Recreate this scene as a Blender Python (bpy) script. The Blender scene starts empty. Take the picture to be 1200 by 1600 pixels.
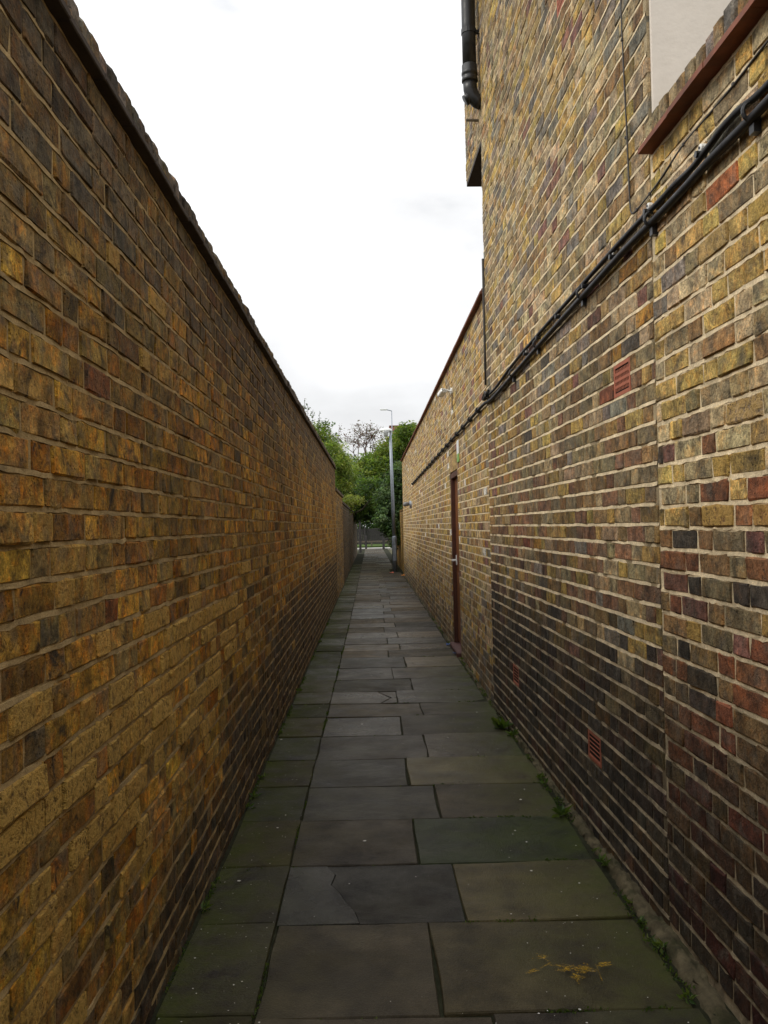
import bpy, math, random
import numpy as np
from mathutils import Matrix, Vector

rng = np.random.default_rng(7)
random.seed(7)
scene = bpy.context.scene
C = scene.collection

# ------------------------------------------------------------------ camera
F, CAMH = 1360.0, 1.48                      # focal length in photo pixels, eye height
VPX, VPY, ROLL = 578.0, 822.0, 0.021        # where the alley vanishes, lean of the verticals
a = np.array([VPX - 600, 800 - VPY, -F]); a /= np.linalg.norm(a)
u = np.array([-ROLL, 1.0, 0.0]); u -= a * u.dot(a); u /= np.linalg.norm(u)
x = np.cross(a, u)
RCW = np.stack([x, a, u], axis=1)           # world -> camera
RWC = RCW.T
cam_data = bpy.data.cameras.new('camera')
cam = bpy.data.objects.new('camera', cam_data)
C.objects.link(cam)
m = Matrix([list(RWC[i]) + [0] for i in range(3)] + [[0, 0, 0, 1]])
m.translation = Vector((0, 0, CAMH))
cam.matrix_world = m
cam_data.sensor_fit = 'HORIZONTAL'
cam_data.sensor_width = 36.0
cam_data.lens = 36.0 * F / 1200.0
cam_data.clip_start = 0.05
cam_data.clip_end = 3000
scene.camera = cam

def proj(p):
    q = (np.asarray(p, float) - np.array([0, 0, CAMH])) @ RCW.T
    d = np.maximum(-q[..., 2], 1e-3)
    return np.stack([600 + F * q[..., 0] / d, 800 - F * q[..., 1] / d, -q[..., 2]], -1)

def ray(px, py):
    d = RWC @ np.array([px - 600, 800 - py, -F])
    return d
def ground(px, py, z=0.0):
    d = ray(px, py); t = (z - CAMH) / d[2]
    return np.array([d[0] * t, d[1] * t, z])
def at_y(px, py, Y):
    d = ray(px, py); t = Y / d[1]
    return np.array([d[0] * t, Y, CAMH + d[2] * t])

# ------------------------------------------------------------------ sky and sun
SUN_EL, SUN_AZ = math.radians(41), math.radians(-108)    # azimuth from +Y towards +X
world = bpy.data.worlds.new('World'); scene.world = world
world.use_nodes = True
wn, wl = world.node_tree.nodes, world.node_tree.links
wn.clear()
def wnode(t, **k):
    n = wn.new(t)
    for a_, v in k.items(): setattr(n, a_, v)
    return n
sky = wnode('ShaderNodeTexSky', sky_type='NISHITA', sun_disc=False, sun_elevation=SUN_EL, sun_rotation=SUN_AZ)
bg_sky = wnode('ShaderNodeBackground'); bg_sky.inputs[1].default_value = 0.12
bg_cl = wnode('ShaderNodeBackground')
mixw = wnode('ShaderNodeMixShader'); outw = wnode('ShaderNodeOutputWorld')
tc = wnode('ShaderNodeTexCoord'); sep = wnode('ShaderNodeSeparateXYZ')
wl.new(tc.outputs['Generated'], sep.inputs[0])
# overcast: luminance climbs with elevation, shaped so the unseen zenith lights the walls
el = wnode('ShaderNodeMath', operation='MAXIMUM'); el.inputs[1].default_value = 0.0
wl.new(sep.outputs[2], el.inputs[0])
el2 = wnode('ShaderNodeMath', operation='MULTIPLY_ADD'); el2.inputs[1].default_value = 0.9; el2.inputs[2].default_value = 0.50   # (0.5 + 0.9 s) s
wl.new(el.outputs[0], el2.inputs[0])
lum = wnode('ShaderNodeMath', operation='MULTIPLY_ADD'); lum.inputs[2].default_value = 0.85
wl.new(el.outputs[0], lum.inputs[0]); wl.new(el2.outputs[0], lum.inputs[1])
mpg = wnode('ShaderNodeMapping'); mpg.inputs['Scale'].default_value = (1.0, 1.0, 2.2)
wl.new(tc.outputs['Generated'], mpg.inputs[0])
cn = wnode('ShaderNodeTexNoise'); cn.inputs['Scale'].default_value = 3.4; cn.inputs['Detail'].default_value = 7; cn.inputs['Roughness'].default_value = 0.5
wl.new(mpg.outputs[0], cn.inputs['Vector'])
cr = wnode('ShaderNodeMapRange'); cr.inputs[1].default_value = 0.3; cr.inputs[2].default_value = 0.7; cr.inputs[3].default_value = 0.68; cr.inputs[4].default_value = 1.12
wl.new(cn.outputs[0], cr.inputs[0])
lm = wnode('ShaderNodeMath', operation='MULTIPLY'); wl.new(lum.outputs[0], lm.inputs[0]); wl.new(cr.outputs[0], lm.inputs[1])
bg_cl.inputs[0].default_value = (0.985, 0.99, 1.0, 1)
wl.new(lm.outputs[0], bg_cl.inputs[1])
gap = wnode('ShaderNodeMapRange'); gap.inputs[1].default_value = 0.30; gap.inputs[2].default_value = 0.40; gap.inputs[3].default_value = 0.80; gap.inputs[4].default_value = 0.97
wl.new(cn.outputs[0], gap.inputs[0])
wl.new(sky.outputs[0], bg_sky.inputs[0])
wl.new(gap.outputs[0], mixw.inputs[0]); wl.new(bg_sky.outputs[0], mixw.inputs[1]); wl.new(bg_cl.outputs[0], mixw.inputs[2])
wl.new(mixw.outputs[0], outw.inputs[0])
sun_d = bpy.data.lights.new('sun', 'SUN'); sun_d.energy = 1.5; sun_d.angle = math.radians(22); sun_d.color = (1.0, 0.95, 0.86)
sun = bpy.data.objects.new('sun', sun_d); C.objects.link(sun)
sdir = Vector((math.sin(SUN_AZ) * math.cos(SUN_EL), math.cos(SUN_AZ) * math.cos(SUN_EL), math.sin(SUN_EL)))
sun.rotation_euler = sdir.to_track_quat('Z', 'Y').to_euler()
sun.location = (0, 0, 20)
scene.view_settings.view_transform = 'Standard'
scene.view_settings.look = 'None'
scene.view_settings.gamma = 1.0
scene.view_settings.exposure = 0.15
scene.view_settings.use_curve_mapping = False
scene.render.engine = 'CYCLES'
scene.cycles.use_denoising = True
scene.cycles.max_bounces = 8
scene.cycles.diffuse_bounces = 5

# ------------------------------------------------------------------ helpers: objects
WL = {}
def mesh(name, verts, faces, mat=None, smooth=False, cols=None):
    me = bpy.data.meshes.new(name)
    v = np.asarray(verts, np.float32).reshape(-1, 3)
    if isinstance(faces, np.ndarray):
        n = faces.shape[1]
        me.vertices.add(len(v)); me.vertices.foreach_set('co', v.ravel())
        me.loops.add(faces.size); me.loops.foreach_set('vertex_index', faces.astype(np.int32).ravel())
        me.polygons.add(len(faces))
        me.polygons.foreach_set('loop_start', np.arange(0, faces.size, n, dtype=np.int32))
        me.update(calc_edges=True)
    else:
        me.from_pydata([tuple(map(float, p)) for p in v], [], [tuple(map(int, f)) for f in faces]); me.update()
    me.polygons.foreach_set('use_smooth', np.full(len(me.polygons), bool(smooth)))
    if cols is not None:
        at = me.attributes.new('col', 'FLOAT_COLOR', 'POINT')
        at.data.foreach_set('color', np.asarray(cols, np.float32).ravel())
    if mat: me.materials.append(mat)
    return me

def obj(name, verts, faces, mat, parent=None, smooth=False, cols=None, kind=None, origin=None):
    v = np.asarray(verts, float).reshape(-1, 3)
    if origin is None:
        lo, hi = v.min(0), v.max(0)
        origin = np.array([(lo[0] + hi[0]) / 2, (lo[1] + hi[1]) / 2, lo[2]])
    origin = np.asarray(origin, float)
    o = bpy.data.objects.new(name, mesh(name, v - origin, faces, mat, smooth, cols))
    C.objects.link(o)
    place(o, origin, parent)
    if kind: o['kind'] = kind
    return o
def place(o, origin, parent=None):
    if parent is not None:
        o.parent = parent
        o.location = Vector(origin) - Vector(WL[parent.name])
    else:
        o.location = Vector(origin)
    WL[o.name] = np.asarray(origin, float)
def thing(name, loc, label, cat, group=None):
    o = bpy.data.objects.new(name, None); C.objects.link(o)
    o.empty_display_size = 0.2
    place(o, loc); return tag(o, label, cat, group)
def tag(o, label, cat, group=None):
    o['label'] = label; o['category'] = cat
    if group: o['group'] = group
    return o

class MB:
    def __init__(s): s.v = []; s.f = []; s.c = []; s.n = 0
    def add(s, v, f, col=None):
        v = np.asarray(v, float).reshape(-1, 3)
        s.v.append(v); s.f += [tuple(i + s.n for i in q) for q in f]; s.n += len(v)
        s.c.append(np.tile(np.array(col if col is not None else (1, 1, 1, 0), float), (len(v), 1)))
        return s
    def box(s, lo, hi, col=None):
        (x0, y0, z0), (x1, y1, z1) = lo, hi
        v = [(x0,y0,z0),(x1,y0,z0),(x1,y1,z0),(x0,y1,z0),(x0,y0,z1),(x1,y0,z1),(x1,y1,z1),(x0,y1,z1)]
        return s.add(v, BOXF, col)
    def bbox(s, lo, hi, b=0.004, col=None):
        """box with chamfered edges"""
        lo = np.array(lo, float); hi = np.array(hi, float)
        vs, idx = [], {}
        for i in range(8):
            sg = [(i >> k) & 1 for k in range(3)]
            for ax in range(3):
                p = [(hi[k] - b if sg[k] else lo[k] + b) for k in range(3)]
                p[ax] = hi[ax] if sg[ax] else lo[ax]
                idx[(tuple(sg), ax)] = len(vs); vs.append(p)
        fs = []
        for ax in range(3):
            o1, o2 = [k for k in range(3) if k != ax]
            for s_ in (0, 1):
                q = []
                for (p1, p2) in ((0,0),(1,0),(1,1),(0,1)):
                    sg = [0,0,0]; sg[ax] = s_; sg[o1] = p1; sg[o2] = p2
                    q.append(idx[(tuple(sg), ax)])
                fs.append(q)
            for p1 in (0, 1):
                for p2 in (0, 1):
                    sa = [0,0,0]; sb = [0,0,0]
                    sa[o1] = sb[o1] = p1; sa[o2] = sb[o2] = p2; sb[ax] = 1
                    fs.append([idx[(tuple(sa), o1)], idx[(tuple(sb), o1)], idx[(tuple(sb), o2)], idx[(tuple(sa), o2)]])
        for i in range(8):
            sg = tuple((i >> k) & 1 for k in range(3))
            fs.append([idx[(sg, k)] for k in range(3)])
        return s.add(vs, fs, col)
    def tube(s, path, rad, seg=8, caps=True, col=None):
        P = np.asarray(path, float); n = len(P)
        R = np.full(n, rad, float) if np.isscalar(rad) else np.asarray(rad, float)
        T = np.gradient(P, axis=0); T /= np.linalg.norm(T, axis=1)[:, None] + 1e-9
        ref = np.array([0, 0, 1.0]) if abs(T[0][2]) < 0.9 else np.array([1.0, 0, 0])
        vs = []
        for i in range(n):
            A = np.cross(T[i], ref); A /= np.linalg.norm(A) + 1e-9
            B = np.cross(T[i], A); ref_ = np.cross(A, T[i]); ref = ref_
            for k in range(seg):
                th = 2 * math.pi * k / seg
                vs.append(P[i] + R[i] * (math.cos(th) * A + math.sin(th) * B))
        fs = [(i*seg+k, i*seg+(k+1)%seg, (i+1)*seg+(k+1)%seg, (i+1)*seg+k) for i in range(n-1) for k in range(seg)]
        if caps: fs += [tuple(range(seg))[::-1], tuple(range((n-1)*seg, n*seg))]
        return s.add(vs, fs, col)
    def build(s, name, mat, parent=None, smooth=False, kind=None, origin=None):
        return obj(name, np.concatenate(s.v), s.f, mat, parent, smooth, np.concatenate(s.c), kind, origin)
BOXF = [(0,3,2,1),(4,5,6,7),(0,1,5,4),(1,2,6,5),(2,3,7,6),(3,0,4,7)]

# ------------------------------------------------------------------ helpers: materials
class NT:
    def __init__(s, name):
        s.m = bpy.data.materials.new(name); s.m.use_nodes = True
        s.t = s.m.node_tree; s.n = s.t.nodes; s.n.clear()
        s.out = s.n.new('ShaderNodeOutputMaterial')
        s.pos = s.n.new('ShaderNodeNewGeometry').outputs['Position']
    def L(s, a_, b): s.t.links.new(a_, b)
    def put(s, sock, val):
        if hasattr(val, 'is_linked'): s.L(val, sock)
        else: sock.default_value = val
    def attr(s, nm='col'):
        n = s.n.new('ShaderNodeAttribute'); n.attribute_name = nm; return n
    def mapping(s, sc, src=None):
        n = s.n.new('ShaderNodeMapping'); n.inputs['Scale'].default_value = sc
        s.L(src or s.pos, n.inputs[0]); return n.outputs[0]
    def noise(s, scale, detail=4, rough=0.55, vec=None, dist=0.0):
        n = s.n.new('ShaderNodeTexNoise'); n.inputs['Scale'].default_value = scale
        n.inputs['Detail'].default_value = detail; n.inputs['Roughness'].default_value = rough
        n.inputs['Distortion'].default_value = dist
        s.L(vec or s.pos, n.inputs['Vector']); return n.outputs[0]
    def voro(s, scale, vec=None, feature='F1'):
        n = s.n.new('ShaderNodeTexVoronoi'); n.inputs['Scale'].default_value = scale; n.feature = feature
        s.L(vec or s.pos, n.inputs['Vector']); return n.outputs['Distance']
    def rng(s, v, a0, a1, b0=0.0, b1=1.0):
        n = s.n.new('ShaderNodeMapRange')
        n.inputs[1].default_value = a0; n.inputs[2].default_value = a1
        s.put(n.inputs[3], b0); s.put(n.inputs[4], b1)
        s.L(v, n.inputs[0]); return n.outputs[0]
    def math(s, op, a_, b=0.0, c=0.0):
        n = s.n.new('ShaderNodeMath'); n.operation = op
        s.put(n.inputs[0], a_); s.put(n.inputs[1], b); s.put(n.inputs[2], c); return n.outputs[0]
    def mix(s, f, a_, b, blend='MIX'):
        n = s.n.new('ShaderNodeMix'); n.data_type = 'RGBA'; n.blend_type = blend
        s.put(n.inputs[0], f); s.put(n.inputs[6], a_); s.put(n.inputs[7], b); return n.outputs[2]
    def val(s, v):   # scale a colour by a scalar socket
        n = s.n.new('ShaderNodeCombineColor')
        for k in range(3): s.L(v, n.inputs[k])
        return n.outputs[0]
    def bump(s, h, strength=0.5, dist=0.005, normal=None):
        n = s.n.new('ShaderNodeBump'); s.put(n.inputs['Strength'], strength); s.put(n.inputs['Distance'], dist)
        s.L(h, n.inputs['Height'])
        if normal: s.L(normal, n.inputs['Normal'])
        return n.outputs[0]
    def bsdf(s, col, rough=0.8, spec=0.3, normal=None, metal=0.0, **k):
        p = s.n.new('ShaderNodeBsdfPrincipled')
        s.put(p.inputs['Base Color'], col); s.put(p.inputs['Roughness'], rough)
        s.put(p.inputs['Specular IOR Level'], spec); s.put(p.inputs['Metallic'], metal)
        if normal: s.L(normal, p.inputs['Normal'])
        for a_, v in k.items(): s.put(p.inputs[a_], v)
        s.L(p.outputs[0], s.out.inputs[0]); return p

def c4(c): return (c[0], c[1], c[2], 1.0)

def brick_material(name, soot=0.35, warm=0.6, grey=0.55):
    t = NT(name); at = t.attr(); col = at.outputs['Color']; sp = at.outputs['Alpha']
    off = t.n.new('ShaderNodeVectorMath'); off.operation = 'MULTIPLY_ADD'      # each brick gets its own piece of the pattern
    t.L(col, off.inputs[0]); off.inputs[1].default_value = (61, 47, 83); t.L(t.pos, off.inputs[2])
    v = off.outputs[0]
    fine = t.noise(90, 7, 0.8, v)
    gran = t.noise(48, 7, 0.75, v)
    c = t.mix(1.0, col, t.val(t.rng(t.noise(14, 4, 0.6, v, 0.4), 0.32, 0.68, 0.4, 1.65)), 'MULTIPLY')
    c = t.mix(t.rng(t.noise(19, 4, 0.65, v, 0.6), 0.48, 0.64, 0.0, warm), c, t.mix(1.0, c, (1.5, 0.95, 0.42, 1), 'MULTIPLY'))
    c = t.mix(t.rng(t.noise(11, 3, 0.6, v, 0.3), 0.52, 0.66, 0.0, grey), c, (0.135, 0.115, 0.085, 1))
    c = t.mix(t.rng(t.noise(15, 6, 0.7, v, 0.8), 0.54, 0.68, 0.0, soot * 1.9), c, (0.030, 0.024, 0.017, 1))
    c = t.mix(1.0, c, t.val(t.rng(fine, 0.32, 0.68, 0.38, 1.7)), 'MULTIPLY')
    # broken, spalled faces: bright granular core
    c = t.mix(t.math('MULTIPLY', sp, t.rng(gran, 0.36, 0.46, 0.55, 1.0)), c, t.mix(t.rng(gran, 0.36, 0.50), (0.15, 0.08, 0.02, 1), (0.80, 0.50, 0.125, 1)))
    pits = t.voro(70, v)
    wnb = t.n.new('ShaderNodeTexWhiteNoise'); t.L(col, wnb.inputs[0])
    pit = t.math('MULTIPLY', t.math('MULTIPLY', t.rng(pits, 0.12, 0.26, 1.0, 0.0), t.rng(t.noise(13, 2, 0.5, v), 0.40, 0.58)), t.math('MAXIMUM', wnb.outputs[0], sp))
    c = t.mix(t.math('MULTIPLY', pit, 0.8), c, (0.022, 0.018, 0.012, 1))
    h = t.math('ADD', t.math('MULTIPLY', fine, 0.4), t.math('MULTIPLY', t.noise(36, 5, 0.7, v), 0.9))
    h = t.math('SUBTRACT', h, t.math('MULTIPLY', pit, 0.7))
    h = t.math('ADD', h, t.math('MULTIPLY', t.math('MULTIPLY', sp, t.noise(48, 6, 0.7, v)), 3.2))
    nrm = t.bump(h, 1.0, 0.016)
    t.bsdf(c, t.rng(fine, 0.3, 0.7, 0.72, 0.95), 0.25, nrm)
    return t.m

def mortar_material(name, col, dirt=(0.06, 0.05, 0.035), band=None, dirt_amt=0.65):
    t = NT(name)
    c = t.mix(1.0, c4(col), t.val(t.rng(t.noise(14, 6, 0.7), 0.3, 0.7, 0.6, 1.25)), 'MULTIPLY')
    c = t.mix(t.rng(t.noise(3.0, 6, 0.7), 0.5, 0.72, 0.0, dirt_amt), c, c4(dirt))
    if band:       # old tar and damp line: ragged edge, pale runs of lime left showing
        sx_ = t.n.new('ShaderNodeSeparateXYZ'); t.L(t.pos, sx_.inputs[0])
        e = t.math('ADD', sx_.outputs[2], t.math('MULTIPLY', t.noise(2.2, 5, 0.65), 0.7))
        mk = t.math('MULTIPLY', t.rng(e, band + 0.22, band + 0.5, 1.0, 0.0), t.rng(t.noise(6, 6, 0.75), 0.40, 0.66, 1.0, 0.15))
        c = t.mix(t.math('MULTIPLY', mk, 0.8), c, (0.075, 0.062, 0.043, 1))
    c = t.mix(1.0, c, t.val(t.rng(t.noise(230, 4, 0.7), 0.3, 0.7, 0.7, 1.3)), 'MULTIPLY')
    h = t.math('ADD', t.noise(60, 6, 0.75), t.math('MULTIPLY', t.noise(300, 3), 0.5))
    t.bsdf(c, 0.92, 0.2, t.bump(h, 0.9, 0.005))
    return t.m

def plain(name, col, rough=0.6, spec=0.35, var=0.25, scale=20, metal=0.0, bump=0.0, dirt=None, dirt_amt=0.5):
    t = NT(name)
    c = t.mix(1.0, c4(col), t.val(t.rng(t.noise(scale, 5, 0.65), 0.3, 0.7, 1 - var, 1 + var)), 'MULTIPLY')
    if dirt: c = t.mix(t.rng(t.noise(scale * 0.35, 6, 0.7), 0.48, 0.7, 0.0, dirt_amt), c, c4(dirt))
    nrm = t.bump(t.noise(scale * 5, 5, 0.65), bump, 0.004) if bump else None
    t.bsdf(c, t.rng(t.noise(scale * 2, 3), 0.3, 0.7, max(rough - 0.1, 0.02), min(rough + 0.1, 1)), spec, nrm, metal)
    return t.m

def leaf_material(name):
    t = NT(name); at = t.attr(); c = at.outputs['Color']
    d = t.n.new('ShaderNodeBsdfPrincipled'); t.L(c, d.inputs['Base Color']); d.inputs['Roughness'].default_value = 0.5
    d.inputs['Specular IOR Level'].default_value = 0.35
    tr = t.n.new('ShaderNodeBsdfTranslucent'); t.L(t.mix(1.0, c, (1.25, 1.3, 0.6, 1), 'MULTIPLY'), tr.inputs[0])
    mx = t.n.new('ShaderNodeMixShader'); mx.inputs[0].default_value = 0.48
    t.L(d.outputs[0], mx.inputs[1]); t.L(tr.outputs[0], mx.inputs[2]); t.L(mx.outputs[0], t.out.inputs[0])
    return t.m

def paving_material():
    t = NT('paving_concrete'); at = t.attr(); col = at.outputs['Color']; moss = at.outputs['Alpha']
    c = t.mix(1.0, col, t.val(t.rng(t.noise(5, 6, 0.65), 0.32, 0.68, 0.42, 1.65)), 'MULTIPLY')
    c = t.mix(t.rng(t.noise(2.3, 5, 0.6), 0.45, 0.7, 0.0, 0.5), c, (0.03, 0.024, 0.016, 1))
    c = t.mix(1.0, c, t.val(t.rng(t.noise(160, 4, 0.7), 0.3, 0.7, 0.72, 1.28)), 'MULTIPLY')
    agg = t.voro(120)
    c = t.mix(t.math('MULTIPLY', t.rng(agg, 0.08, 0.16, 1.0, 0.0), t.rng(t.noise(7, 2), 0.45, 0.6)), c, (0.12, 0.115, 0.10, 1))
    mk = t.math('MULTIPLY', moss, t.rng(t.noise(5, 6, 0.7), 0.34, 0.58))
    c = t.mix(mk, c, t.mix(t.noise(45, 4), (0.020, 0.032, 0.006, 1), (0.070, 0.078, 0.014, 1)))
    h = t.math('ADD', t.math('MULTIPLY', t.noise(130, 5, 0.7), 0.5), t.noise(9, 4, 0.6))
    wn_ = t.n.new('ShaderNodeTexWhiteNoise'); t.L(col, wn_.inputs[0])
    r = t.math('ADD', t.rng(t.noise(3.1, 5, 0.6), 0.35, 0.65, -0.08, 0.10), t.rng(wn_.outputs[0], 0.0, 1.0, 0.24, 0.74))
    r = t.math('ADD', r, t.math('MULTIPLY', mk, 0.3))
    t.bsdf(c, r, 0.13, t.bump(h, 0.7, 0.008))
    return t.m

M = {}
M['brick'] = brick_material('stock_brick', 0.36, 0.4)
M['brick_old'] = brick_material('weathered_brick', 0.5, 0.7)
M['mortar_left'] = mortar_material('brown_mortar', (0.37, 0.265, 0.125))
M['mortar_right'] = mortar_material('pale_mortar', (0.74, 0.60, 0.385), (0.2, 0.16, 0.10), 0.85, 0.4)
M['mortar_core'] = mortar_material('recessed_mortar', (0.38, 0.30, 0.18), (0.1, 0.08, 0.05), 0.75)
M['mortar_dark'] = mortar_material('shade_darkened_mortar', (0.13, 0.10, 0.065))  # darkened to paint in tree shade on the lowest left wall
M['leaf'] = leaf_material('leaf')
M['slab'] = paving_material()
M['soil'] = plain('joint_soil', (0.025, 0.026, 0.014), 0.95, 0.1, 0.5, 30, bump=0.8)
M['ground'] = plain('garden_ground', (0.09, 0.085, 0.05), 0.95, 0.1, 0.4, 2, bump=0.5)
M['tile'] = plain('clay_tile', (0.20, 0.075, 0.045), 0.75, 0.25, 0.3, 14, bump=0.3, dirt=(0.06, 0.04, 0.03))
M['terracotta'] = plain('terracotta', (0.36, 0.12, 0.07), 0.8, 0.25, 0.2, 30, bump=0.3)
M['black_plastic'] = plain('black_plastic', (0.012, 0.012, 0.013), 0.42, 0.45, 0.3, 10)
M['cable'] = plain('cable_sheath', (0.009, 0.008, 0.008), 0.55, 0.3, 0.3, 10)
M['grey_wire'] = plain('grey_wire', (0.06, 0.055, 0.05), 0.6, 0.3, 0.3, 15)
M['white_plastic'] = plain('white_plastic', (0.75, 0.75, 0.72), 0.4, 0.4, 0.1, 10)
M['dark'] = plain('slot_shade_paint', (0.01, 0.009, 0.008), 0.9, 0.1)
M['render'] = plain('cream_render', (0.71, 0.645, 0.565), 0.9, 0.15, 0.04, 8, bump=0.35, dirt=(0.5, 0.44, 0.36), dirt_amt=0.35)
M['fillet'] = plain('cement_fillet', (0.10, 0.082, 0.048), 0.95, 0.12, 0.6, 14, bump=1.0, dirt=(0.02, 0.024, 0.008), dirt_amt=0.95)
M['door_paint'] = plain('red_brown_paint', (0.17, 0.058, 0.020), 0.42, 0.45, 0.3, 12)
M['frame_paint'] = plain('dark_red_paint', (0.075, 0.026, 0.014), 0.5, 0.4, 0.3, 12)
M['step_paint'] = plain('red_step_paint', (0.085, 0.036, 0.03), 0.65, 0.3, 0.35, 18, bump=0.3)
M['steel'] = plain('galvanised_steel', (0.27, 0.30, 0.34), 0.5, 0.5, 0.15, 14, metal=0.35)
M['lamp_white'] = plain('lantern_white', (0.72, 0.74, 0.72), 0.4, 0.4, 0.08, 8)
M['soffit'] = plain('soffit_board', (0.045, 0.036, 0.032), 0.7, 0.2)
M['bark'] = plain('bark', (0.06, 0.045, 0.032), 0.9, 0.15, 0.4, 12, bump=0.8)
M['twig'] = plain('red_brown_twig', (0.085, 0.045, 0.035), 0.85, 0.15, 0.4, 12)
M['timber'] = plain('weathered_timber', (0.15, 0.125, 0.095), 0.85, 0.2, 0.35, 12, bump=0.4)
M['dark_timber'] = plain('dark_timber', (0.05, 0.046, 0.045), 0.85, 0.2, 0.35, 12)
M['concrete'] = plain('pale_concrete', (0.42, 0.41, 0.38), 0.85, 0.2, 0.15, 3)
M['grass'] = plain('grass', (0.07, 0.11, 0.025), 0.9, 0.15, 0.4, 6, bump=0.8)
M['road'] = plain('asphalt', (0.06, 0.06, 0.062), 0.85, 0.2, 0.2, 8)
M['rooftile'] = plain('roof_tile', (0.15, 0.065, 0.045), 0.85, 0.2, 0.3, 5)
M['blue'] = plain('blue_plastic', (0.03, 0.10, 0.30), 0.4, 0.4, 0.3, 20)
M['fleck'] = plain('white_fleck', (0.62, 0.60, 0.55), 0.8, 0.2, 0.15, 40)
t = NT('glass'); 
p = t.bsdf((0.9, 0.92, 0.92, 1), 0.08, 0.5); p.inputs['Transmission Weight'].default_value = 0.75; M['glass'] = t.m
t = NT('yellow_spray')
ns = t.rng(t.noise(42, 7, 0.8, t.mapping((1, 2.5, 1)), 1.5), 0.46, 0.60)
tr = t.n.new('ShaderNodeBsdfTransparent'); pb = t.bsdf((0.50, 0.30, 0.02, 1), 0.8, 0.2)
mx = t.n.new('ShaderNodeMixShader'); t.L(t.math('MULTIPLY', ns, 0.8), mx.inputs[0]); t.L(tr.outputs[0], mx.inputs[1]); t.L(pb.outputs[0], mx.inputs[2]); t.L(mx.outputs[0], t.out.inputs[0])
M['spray'] = t.m
t = NT('sign_face')
sx = t.n.new('ShaderNodeSeparateXYZ'); t.L(t.pos, sx.inputs[0])
t.bsdf(t.mix(t.math('GREATER_THAN', sx.outputs[2], 2.25), (0.22, 0.42, 0.10, 1), (0.75, 0.77, 0.75, 1)), 0.4, 0.4); M['sign'] = t.m

# ------------------------------------------------------------------ brickwork
YEL, TAN, BRN, OLV, GRY, DRK, RED, PUR, ORG = (np.array(c) for c in (
    (.40,.275,.085), (.39,.295,.165), (.20,.125,.052), (.235,.18,.095), (.215,.185,.145), (.042,.034,.025), (.25,.082,.042), (.17,.085,.06), (.36,.20,.038)))

def pick(pal):
    cs, ws = zip(*pal); w = np.array(ws, float); w /= w.sum()
    c = cs[rng.choice(len(cs), p=w)]
    return np.clip(c * rng.uniform(0.78, 1.2) * rng.uniform(0.94, 1.06, 3), 0.012, 0.8)

def blotch(p, q, k):
    """slow patches of soot over a wall, 0 = dirty, 1 = clean"""
    v = math.sin(p * 1.3 + k) * math.cos(q * 1.9 + 2 * k) + .7 * math.sin(p * 2.9 + q * 2.2 + 5 * k) + .5 * math.sin(p * 5.3 - q * 3.1 + k) + .3 * math.sin(p * 11 + q * 7 + k)
    return min(max(.62 + .3 * v, 0), 1)
class Plane:
    """wall face: u along the wall, v up, w out of the face"""
    def __init__(s, O, D, N):
        s.O, s.D, s.N = (np.asarray(q, float) for q in (O, D, N)); s.U = np.array([0, 0, 1.0])
    def p(s, uu, v, w):
        uu, v, w = (np.asarray(q, float)[..., None] for q in (uu, v, w))
        return s.O + uu * s.D + v * s.U + w * s.N

def subtract(iv, cuts):
    out = [iv]
    for (c0, c1) in cuts:
        nxt = []
        for (s0, s1) in out:
            if c1 <= s0 or c0 >= s1: nxt.append((s0, s1)); continue
            if c0 > s0: nxt.append((s0, c0))
            if c1 < s1: nxt.append((c1, s1))
        out = nxt
    return out

def layout(u0, u1, v0, n, openings=(), pitch=0.075, bed=0.0115, perp=0.011, drift=0.02, mixed=0.0):
    """Flemish bond; rows (ua, ub, va, vb, course)"""
    rows = []
    S, H = 0.2165, 0.1025
    for k in range(n):
        va, vb = v0 + k * pitch, v0 + (k + 1) * pitch - bed
        cuts = [(o[0] - 0.004, o[1] + 0.004) for o in openings if o[2] < vb - 0.02 and o[3] > va + 0.02]
        ivs = subtract((u0, u1), cuts)
        pos = u0 - (0.1688 if k % 2 else 0.0) - 0.35 + rng.uniform(-drift, drift)
        st = True
        while pos < u1:
            ln = (S if st else H) + rng.normal(0, 0.003)
            if mixed and rng.random() < mixed: st = not st
            a0, b0 = pos, pos + ln
            for (s0, s1) in ivs:
                a1, b1 = max(a0, s0), min(b0, s1)
                if b1 - a1 > 0.028: rows.append((a1, b1, va, vb, k))
            pos = b0 + perp + rng.normal(0, 0.001); st = not st
    return np.array(rows)

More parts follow.
